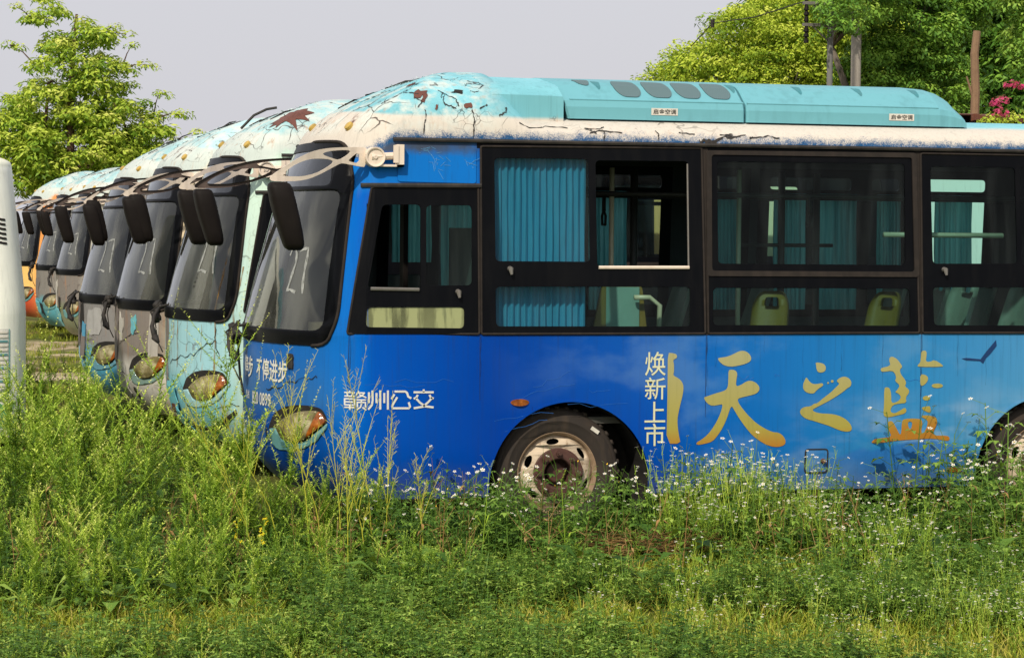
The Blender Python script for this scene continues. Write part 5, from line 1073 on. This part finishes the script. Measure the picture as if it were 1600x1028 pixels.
# lush white flowered weeds against the side of the blue coach
pb = np.concatenate([pts_in(470, 2.35, 7.0, -1.25, -.12), pts_in(120, 2.4, 6.5, -2.2, -1.2, lambda x, y: wob(x, y) > 0), pts_in(110, .35, 1.45, -.85, -.12), pts_in(70, .2, 2.3, -1.2, -.5), pts_in(45, 1.3, 2.4, -.6, -.2)])
hb = np.where(pb[:, 0] > 2.3, rng.uniform(.62, 1.12, len(pb)) * np.where(pb[:, 1] > -.8, 1., .8), rng.uniform(.55, .95, len(pb))) * np.where(np.abs(pb[:, 0] - 3.4) < .35, .75, 1.) * np.where(pb[:, 0] > 3.8, 1.2, 1.)
stuff('flowering_weeds', scatter('flowering_weeds', [p_bidens(h_, f_) for h_, f_ in ((.42, 2), (.5, 3), (.56, 2), (.48, 4), (.62, 3), (.38, 2), (.52, 0))], pb, tilt=.10, Z=hb), [mv_lush, m_petal, m_yolk], 'leafy weeds with small white flowers along the blue bus')
pd = np.concatenate([pts_in(64, 2.2, 3.2, -1.1, -.3), pts_in(80, 2.6, 5.6, -2.6, -1.0, lambda x, y: wob(x, y) > -.3), pts_in(110, 1.0, 4.5, -4.4, -2.2)])
hd = np.where(pd[:, 0] < 3.3, rng.uniform(.75, 1.15, len(pd)), rng.uniform(.5, .85, len(pd))) * np.where(pd[:, 1] < -2.2, .6, 1.)
stuff('wild_daisies', scatter('wild_daisies', [p_daisy(h_) for h_ in (.36, .44, .5, .55)], pd, tilt=.08, Z=hd, bias=.0), [mv_green, m_petal, m_yolk], 'fine stemmed white daisies right of the front wheel')
# feathery weeds on the left
pm = np.concatenate([pts_in(88, -1.9, .05, -.9, 2.6, lambda x, y: (x < -.15 - .12 * np.maximum(0, y - .5)) | (y < -.25)), pts_in(80, -2.0, -.25, 2.5, 7.5, lambda x, y: x < -.45 - .03 * y), pts_in(90, -2.0, 1.2, -2.4, -.9), pts_in(40, -.4, .6, -.9, -.3), pts_in(330, -2, 5, -4.4, -1.2)])
hm = rng.uniform(.5, 1.15, len(pm)) * np.where(pm[:, 1] < -.8, .62, 1.) * np.where((pm[:, 0] > .7) | (pm[:, 1] < -2.4), .55, 1.) * np.where(pm[:, 0] > -.2, .68, 1.)
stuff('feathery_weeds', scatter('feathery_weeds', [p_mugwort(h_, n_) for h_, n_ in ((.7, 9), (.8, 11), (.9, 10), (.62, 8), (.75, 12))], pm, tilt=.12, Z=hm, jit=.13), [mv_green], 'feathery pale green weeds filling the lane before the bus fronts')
pr = np.concatenate([pts_in(120, -2.2, .6, -2.2, -.6), pts_in(60, -2.2, -.2, -.6, 3), pts_in(130, .4, 6, -2.2, -.4)])
stuff('broad_leaves', scatter('broad_leaves', [p_broad(9, .14), p_broad(7, .11), p_broad(10, .09)], pr, (.8, 1.9), .1, .16, bias=np.where(pr[:, 0] > .6, -.08, .05)), [mv_lush], 'broad green dock leaves low in the weeds')
ps = np.concatenate([pts_in(70, -2.0, 1.4, -1.8, -.4), pts_in(70, 1.2, 6.4, -1.9, -.4), pts_in(30, -2, -.4, -.4, 4)])
def p_dead(h):
    q = Q(); t = Vector((R(-.25, .25), R(-.2, .2), 1)) * h; q.stem([Vector((0, 0, 0)), t * .5 + Vector((R(-.02, .02), 0, 0)), t], .0022, .001, R(.2, .9))
    for i in range(5): b = t * R(.3, .95); q.stem([b, b + dirv(R(0, 6.28), R(.1, 1.1)) * R(.04, .14)], .0013, .0008, R(.2, .9))
    for i in range(4): q.leaf(t * R(.1, .9), dirv(R(0, 6.28), R(-.8, .3)), R(.03, .07), R(.008, .018), R(.1, .8))
    return q
stuff('dead_stalks', scatter('dead_stalks', [p_dead(h_) for h_ in (.3, .4, .5, .35)], ps, (.7, 1.3), .15, .1), [m_dry], 'thin dead brown stalks standing among the weeds')
# dry straw heap below the front wheel
q = Q()
for _ in range(700):
    a = R(0, 6.28); b = Vector((random.gauss(0, .26), random.gauss(0, .11), abs(random.gauss(0, .035)) + .02)); d = dirv(a * .2 + random.choice((0, 3.1)) + R(-.5, .5), R(-.1, .35)); q.stem([b, b + d * R(.08, .28)], .0016, .001, R(0, 1))
put('straw_heap', qmesh('straw_heap', *q.arr()), m_dry, None, (2.05, -.95, .05)); tag(bpy.data.objects['straw_heap'], 'heap of dry brown straw on the grass below the front wheel', 'straw heap')
# single plants that stand out
def plant(name, label, cat, q, mats, loc, group=None): o = put(name, qmesh(name, *q.arr()), mats, None, loc); return tag(o, label, cat, group)
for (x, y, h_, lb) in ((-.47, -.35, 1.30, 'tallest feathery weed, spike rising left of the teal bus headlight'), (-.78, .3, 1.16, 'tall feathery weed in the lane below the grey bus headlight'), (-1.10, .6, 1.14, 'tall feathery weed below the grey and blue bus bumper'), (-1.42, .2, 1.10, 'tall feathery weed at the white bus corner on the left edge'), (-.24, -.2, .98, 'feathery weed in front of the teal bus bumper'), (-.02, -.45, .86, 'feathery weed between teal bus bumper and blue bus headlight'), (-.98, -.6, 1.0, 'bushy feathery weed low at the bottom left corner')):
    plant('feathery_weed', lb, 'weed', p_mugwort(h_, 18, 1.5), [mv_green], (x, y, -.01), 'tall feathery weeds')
for (x, y, h_, l, lb) in ((-.05, -1.05, 1.04, -.32, 'dry yellow seed stalk leaning left before the teal bus bumper'), (.10, -.95, 1.16, -.10, 'yellow seed stalk crossing the slogan on the blue bus front'), (.16, -1.1, 1.0, -.20, 'yellow seed stalk covering the blue bus headlight'), (.28, -.9, .92, -.06, 'yellow seed stalk just right of the blue bus headlight'), (.44, -1.0, 1.10, -.10, 'yellow seed stalk crossing the fleet lettering on the blue bus'), (.52, -.9, .94, .02, 'short yellow seed stalk under the last fleet characters'), (-.22, -1.2, .9, -.30, 'dry tan seed stalk leaning far left in the foreground'), (.36, -1.25, .78, -.16, 'low yellow seed stalk at the foot of the headlight stalks'), (.24, -1.3, .8, -.02, 'bushy yellow seed stalk low before the blue bus corner'), (.72, -1.0, .62, -.05, 'small yellow seed stalk left of the front wheel')):
    plant('seed_stalk', lb, 'weed', p_mustard(h_ * 1.08, (l * 1.2, R(-.05, .05)), 8), [mv_straw, mv_green], (x, y, -.01), 'dry yellow seed stalks')
for x, lb in ((-.36, 'small yellow flower at the foot of the stalks, left one'), (-.22, 'small yellow flower at the foot of the stalks, right one')): plant('yellow_flower', lb, 'flower', p_rape(), [mv_green, m_yellow], (x, -1.22, 0), 'yellow flowers')
for x, y, lb in ((-.20, -.5, 'green foxtail grass head before the teal bus bumper edge'), (-.08, -.45, 'green foxtail grass head below the blue bus air slot'), (1.0, -1.2, 'green foxtail grass left of the straw heap'), (1.45, -1.3, 'green foxtail grass just before the front wheel')): plant('foxtail_grass', lb, 'grass', p_foxtail(), [mv_green], (x, y, .1), 'foxtail grasses')

# ------------------------------------------------------------------ trees
def clump(n, r, L, W, flat=.6, droop=.25, m=0, loose=.35):
    """one tuft: leaves lying over a small dome, a few loose ones inside"""
    q = Q(); Zu = Vector((0, 0, 1))
    for i in range(n):
        nn = Vector((random.gauss(0, 1), random.gauss(0, 1), random.gauss(.25, .8))).normalized()
        if nn.z < -.45: nn.z = -nn.z
        k_ = R(.85, 1.05) if i % 4 else R(.4, .8); o = Vector((nn.x * r, nn.y * r, nn.z * r * flat)) * k_
        d = (nn * Zu.dot(nn) - Zu) * .7 + dirv(R(0, 6.28), R(-.5, .5)) * (.5 + loose) + nn * .25
        q.leaf(o, d, L * R(.7, 1.25), W * R(.7, 1.2), .42 + .30 * nn.z + R(-.14, .14), m, droop, (nn + dirv(R(0, 6.28), R(-1, 1)) * loose).normalized(), False)  # upward leaves paler: lit tops and shaded undersides put into the tone
    return q
def tree(name, label, loc, trunks, blobs, leaf, nclump, perclump, mat, bark, r=.34, W=.5, seed=1, sprays=(), group=None, shell=.75, hue=0.):
    """trunk and limbs, then a crown of leaf clumps spread through the blobs (centre, radii)"""
    rr = np.random.default_rng(seed); root = tag(empty(name, loc), label, 'tree', group); tb = MB()
    vol = [b[1][0] * b[1][1] + b[1][0] * b[1][2] for b in blobs]; cs = []
    for (c, rad), v_ in zip(blobs, vol):
        for _ in range(max(3, int(nclump * v_ / sum(vol)))):
            d = rr.normal(0, 1, 3); d /= np.linalg.norm(d); k_ = rr.uniform(0, 1) ** (1 / 3) * (1 - shell) + shell * rr.uniform(.72, 1.02); cs.append([c[i] + d[i] * rad[i] * k_ for i in range(3)])
    cs += [list(s) for s in sprays]; cs = np.array(cs)
    for path, r0, r1 in trunks: tb.tube(path, [r0 + (r1 - r0) * i / (len(path) - 1) for i in range(len(path))], 9)
    tips = [Vector(p[j]) for p, _, _ in trunks for j in range(len(p) // 2, len(p))]
    pick = list(rr.choice(len(cs) - len(sprays), min(40, len(cs) - len(sprays)), replace=False)) + list(range(len(cs) - len(sprays), len(cs)))
    for i in pick:
        c = Vector(cs[i]); ns = len(cs) - len(sprays)
        if i >= ns: tl = [Vector(p) for p in cs[:ns]] + [Vector(p) for p in cs[ns:i]]
        else: tl = tips
        t = min(tl, key=lambda q_: (q_ - c).length + max(0, q_.z - c.z) * 2); mid = (t + c) / 2 + Vector((0, 0, (c - t).length * .10)); tb.tube([t, mid, c], [.035, .022, .008] if i < len(cs) - len(sprays) else [.02, .012, .005], 5)
    put('trunk', tb.me('trunk', True), bark, root)
    protos = [clump(perclump, r, leaf, leaf * W) for _ in range(6)]; big = cs
    sc_ = np.where(np.arange(len(cs)) < len(cs) - len(sprays), rr.uniform(.7, 1.25, len(cs)), rr.uniform(.65, .95, len(cs)))
    lo, hi = cs[:, 2].min(), cs[:, 2].max()
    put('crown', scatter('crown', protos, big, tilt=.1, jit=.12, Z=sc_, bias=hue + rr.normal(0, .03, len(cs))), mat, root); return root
bark = grubby('brown_bark', srgb(92, 70, 58), .9, .5, srgb(46, 38, 32), 12., bstr=.6); bark_d = grubby('grey_bark', srgb(110, 102, 92), .9, .5, srgb(60, 54, 48), 10., bstr=.6)
mt_left = leaf_mat('pale_tree_leaves', [(0, srgb(60, 94, 34)), (.35, srgb(134, 172, 54)), (.65, srgb(196, 216, 78)), (1, srgb(230, 232, 128))], .3)
mt_camphor = leaf_mat('camphor_leaves', [(0, srgb(58, 90, 28)), (.3, srgb(124, 158, 46)), (.6, srgb(184, 204, 64)), (1, srgb(222, 230, 104))], .25)
mt_dark = leaf_mat('dark_leaves', [(0, srgb(38, 66, 26)), (.4, srgb(88, 134, 50)), (.7, srgb(140, 184, 70)), (1, srgb(184, 212, 96))], .25)
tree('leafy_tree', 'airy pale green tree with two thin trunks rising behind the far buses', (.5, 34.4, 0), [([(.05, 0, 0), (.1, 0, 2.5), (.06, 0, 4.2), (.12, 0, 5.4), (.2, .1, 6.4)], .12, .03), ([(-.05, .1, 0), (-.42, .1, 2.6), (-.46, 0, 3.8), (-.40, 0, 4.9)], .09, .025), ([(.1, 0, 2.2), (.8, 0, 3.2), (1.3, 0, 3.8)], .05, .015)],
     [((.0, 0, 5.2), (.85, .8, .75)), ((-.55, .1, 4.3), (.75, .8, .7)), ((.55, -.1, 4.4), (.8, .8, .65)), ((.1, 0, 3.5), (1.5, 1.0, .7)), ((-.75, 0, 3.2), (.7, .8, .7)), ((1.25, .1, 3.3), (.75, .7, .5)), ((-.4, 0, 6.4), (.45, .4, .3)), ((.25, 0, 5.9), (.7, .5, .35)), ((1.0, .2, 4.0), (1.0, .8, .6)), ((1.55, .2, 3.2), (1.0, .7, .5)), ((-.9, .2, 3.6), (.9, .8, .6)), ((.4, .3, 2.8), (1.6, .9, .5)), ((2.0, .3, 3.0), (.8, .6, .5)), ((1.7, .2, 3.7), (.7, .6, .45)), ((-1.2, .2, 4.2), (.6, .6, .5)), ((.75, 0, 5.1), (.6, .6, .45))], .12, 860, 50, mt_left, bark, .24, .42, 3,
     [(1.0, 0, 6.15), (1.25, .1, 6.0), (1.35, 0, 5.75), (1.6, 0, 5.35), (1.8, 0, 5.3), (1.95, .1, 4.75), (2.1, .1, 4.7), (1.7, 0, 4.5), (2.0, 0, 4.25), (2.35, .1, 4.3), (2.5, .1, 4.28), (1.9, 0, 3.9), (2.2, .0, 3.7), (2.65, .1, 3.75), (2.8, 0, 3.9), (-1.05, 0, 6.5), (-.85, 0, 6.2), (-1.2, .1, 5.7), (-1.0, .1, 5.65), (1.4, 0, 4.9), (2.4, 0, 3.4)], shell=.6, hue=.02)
tree('bushy_tree', 'low darker bushy tree to the right of the airy pale tree', (2.6, 38, 0), [([(0, 0, 0), (.05, 0, 1.6), (.1, 0, 3.0)], .08, .02)], [((0, 0, 3.0), (1.0, .8, .8)), ((-.6, 0, 2.6), (.8, .8, .8)), ((.7, 0, 2.4), (.6, .6, .6))], .12, 90, 40, mt_dark, bark, .28, .4, 5, [(.2, 0, 4.0), (1.2, 0, 3.2)])
tree('camphor_tree', 'large yellow green camphor tree with domed crown behind the air conditioner', (12.4, 23, 0), [([(0, 0, 0), (.1, 0, 2.0), (.0, .1, 3.6)], .22, .09), ([(.05, 0, 1.8), (-.9, 0, 3.0), (-1.3, 0, 3.9)], .12, .04), ([(.05, 0, 1.8), (.9, .2, 3.1), (1.2, .2, 4.1)], .12, .04)],
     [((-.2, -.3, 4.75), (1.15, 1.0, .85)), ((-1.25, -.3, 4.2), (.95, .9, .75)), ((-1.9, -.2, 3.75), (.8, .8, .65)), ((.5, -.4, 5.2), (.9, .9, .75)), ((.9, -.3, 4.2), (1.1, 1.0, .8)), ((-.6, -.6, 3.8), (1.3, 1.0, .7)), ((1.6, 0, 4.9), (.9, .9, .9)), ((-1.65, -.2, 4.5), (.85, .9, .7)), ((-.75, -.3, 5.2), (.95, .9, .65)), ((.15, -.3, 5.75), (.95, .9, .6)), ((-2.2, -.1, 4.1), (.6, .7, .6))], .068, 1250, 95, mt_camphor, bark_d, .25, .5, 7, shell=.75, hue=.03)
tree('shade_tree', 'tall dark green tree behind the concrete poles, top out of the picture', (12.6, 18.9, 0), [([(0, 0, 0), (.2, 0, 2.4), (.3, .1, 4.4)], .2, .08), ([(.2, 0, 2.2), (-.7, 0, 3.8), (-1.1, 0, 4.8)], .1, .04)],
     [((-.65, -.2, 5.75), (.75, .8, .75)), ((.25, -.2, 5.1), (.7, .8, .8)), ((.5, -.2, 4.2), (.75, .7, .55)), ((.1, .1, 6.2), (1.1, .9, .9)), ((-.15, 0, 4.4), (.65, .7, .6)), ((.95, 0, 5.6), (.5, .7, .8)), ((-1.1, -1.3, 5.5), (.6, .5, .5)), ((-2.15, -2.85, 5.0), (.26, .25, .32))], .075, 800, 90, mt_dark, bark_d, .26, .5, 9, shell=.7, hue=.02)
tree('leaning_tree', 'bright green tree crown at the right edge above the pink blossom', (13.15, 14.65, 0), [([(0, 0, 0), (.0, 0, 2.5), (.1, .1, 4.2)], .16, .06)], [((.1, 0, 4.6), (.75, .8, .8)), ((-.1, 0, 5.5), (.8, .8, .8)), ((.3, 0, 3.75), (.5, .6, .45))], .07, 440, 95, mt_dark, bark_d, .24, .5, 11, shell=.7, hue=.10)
for i, (x, y, h_, lb) in enumerate(((16.6, 31, 8.4, 'dark tree deep behind the concrete poles'), (18.6, 29, 8.8, 'dark tree deep behind the wooden post'), (21.0, 27.5, 8.6, 'dark tree at the far right beyond the pink blossom'))):
    tree('background_tree', lb, (x, y, 0), [([(0, 0, 0), (.1, 0, h_ * .4), (0, .1, h_ * .8)], .2, .06)], [((0, 0, h_ * .8), (1.9, 1.2, 1.6)), ((-.9, 0, h_ * .55), (1.6, 1, 1.6)), ((1.0, 0, h_ * .55), (1.6, 1, 1.6)), ((0, 0, h_ * .32), (1.6, 1, .9))], .2, 620, 60, mt_dark, bark, .40, .45, 20 + i, group='dark trees far behind', hue=-.14)
# poles, wire, post
def pole(name, label, loc, h, r0, r1, mat, arms=()):
    root = tag(empty(name, loc), label, 'pole'); b = MB(); b.tube([(0, 0, 0), (0, 0, h)], [r0, r1], 16); put('shaft', b.me('shaft', True), mat, root)
    for z, l0, l1 in arms:
        b = MB(); b.box((-l0, -.03, z - .022), (l1, .03, z + .022)); b.tube([(-l0 * .7, 0, z), (0, 0, z - .25)], .012, 6); a = put('crossarm', b.me('crossarm'), m_steel, root)
        for x in (-l0 + .05,):
            c = MB(); c.tube([(x, 0, z - .02), (x, 0, z - .10), (x, 0, z - .11), (x, 0, z - .17), (x, 0, z - .18), (x, 0, z - .26)], [.02, .045, .02, .045, .02, .04], 10); c.tube([(x, 0, z + .03), (x, 0, z + .14)], [.03, .02], 8); put('insulator', c.me('insulator'), m_mirror, a)
    return root
m_conc = grubby('grey_concrete', srgb(112, 112, 110), .9, .4, srgb(80, 76, 72), 6.)
pole('utility_pole', 'slim concrete utility pole with two steel crossarms and black insulators', (10.4, 16.35, 0), 7.5, .05, .036, m_conc, ((5.17, .42, .06), (4.86, .42, .06)))
pole('concrete_pole', 'stout plain concrete pole among the dark foliage', (11.48, 17.9, 0), 8.0, .085, .07, grubby('pale_concrete', srgb(156, 150, 142), .9, .4, srgb(104, 96, 88), 6.))
b = MB(); A0, A1, A2, A3 = Vector((10.0, 16.4, 5.19)), Vector((9.9, 18.2, 5.32)), Vector((10.46, 21.52, 5.36)), Vector((10.6, 26.2, 4.3))
b.tube([A0, A0 * .5 + A2 * .5 - Vector((0, 0, .06)), A2], .009, 5); b.tube([A2, A2 * .5 + A3 * .5 - Vector((0, 0, .05)), A3], .009, 5); b.tube([A2 - Vector((0, 0, .07)), A2 + Vector((0, 0, .06))], [.03, .04], 8)
tag(put('power_line', b.me('power_line'), m_rubber), 'thin black power line with a small insulator above the camphor tree', 'power line')
root = tag(empty('wooden_post', (10.12, 11.23, 0)), 'weathered wooden post with a sawn top behind the air conditioner', 'post')
b = MB(); b.tube([(.0, 0, 0), (.0, 0, 2.6), (.02, 0, 3.6), (.0, 0, 4.05), (.03, 0, 4.33)], [.075, .06, .052, .05, .045], 9); b.tube([(.0, 0, 3.5), (-.1, 0, 3.78)], [.02, .01], 6); put('shaft', b.me('shaft'), grubby('weathered_timber', srgb(134, 108, 84), .9, .5, srgb(70, 54, 42), 14.), root)
# shed with the rusty roof
root = tag(empty('tin_shed', (11.4, 11.4, 0)), 'shed with rusty brown roof edge behind the bus at the right edge', 'shed')
put('wall', MB().box((-1.6, -.9, 0), (2.6, 2.2, 3.18)).me('wall'), grubby('shed_wall', srgb(120, 100, 84), .9, .5), root)
vs, fs = [], []; N = 120
for i in range(N + 1):
    x = -1.8 + 4.6 * i / N; z = .012 * math.sin(i * 1.05)
    vs += [(x, -1.15, 3.265 + z), (x, .65, 3.36 + z), (x, 2.4, 3.26 + z), (x, -1.15, 3.19 + z)]
for i in range(N): fs += [(4 * i, 4 * i + 4, 4 * i + 5, 4 * i + 1), (4 * i + 1, 4 * i + 5, 4 * i + 6, 4 * i + 2), (4 * i + 3, 4 * i + 7, 4 * i + 4, 4 * i)]
put('roof', mesh('roof', vs, fs), m_rust, root)
# pink blossom
m_pink = leaf_mat('pink_bracts', [(0, srgb(150, 24, 84)), (.5, srgb(220, 60, 130)), (1, srgb(244, 130, 176))], .4)
root = tag(empty('flowering_shrub', (10.4, 10.0, 0)), 'shrub with bright pink blossom beside the wooden post', 'shrub')
b = MB()
for i in range(9): a = i * .7; b.tube([(0, 0, 0), (.15 * math.cos(a), .1 * math.sin(a), 2.2), (.55 * math.cos(a), .3 * math.sin(a), 3.1 + .3 * math.sin(i * 2.1))], [.03, .02, .006], 5)
put('stems', b.me('stems'), bark, root)
pk = np.array([(-.62, 0, 3.38), (-.50, .1, 3.42), (-.58, -.05, 3.27), (-.32, 0, 3.58), (-.05, .1, 3.52), (.05, 0, 3.46), (.2, 0, 3.6), (-.42, 0, 3.60), (.5, .1, 3.4), (.7, 0, 3.5)], np.float32)
put('blossom', scatter('blossom', [clump(46, .10, .045, .035) for _ in range(3)], pk, (.7, 1.2), jit=.1), m_pink, root)
lf = np.concatenate([np.stack([rng.uniform(-.7, 1.2, 26), rng.uniform(-.2, .3, 26), rng.uniform(2.5, 3.34, 26)], 1)])
put('leaves', scatter('leaves', [clump(50, .18, .07, .035) for _ in range(3)], lf, (.7, 1.2)), mt_camphor, root)
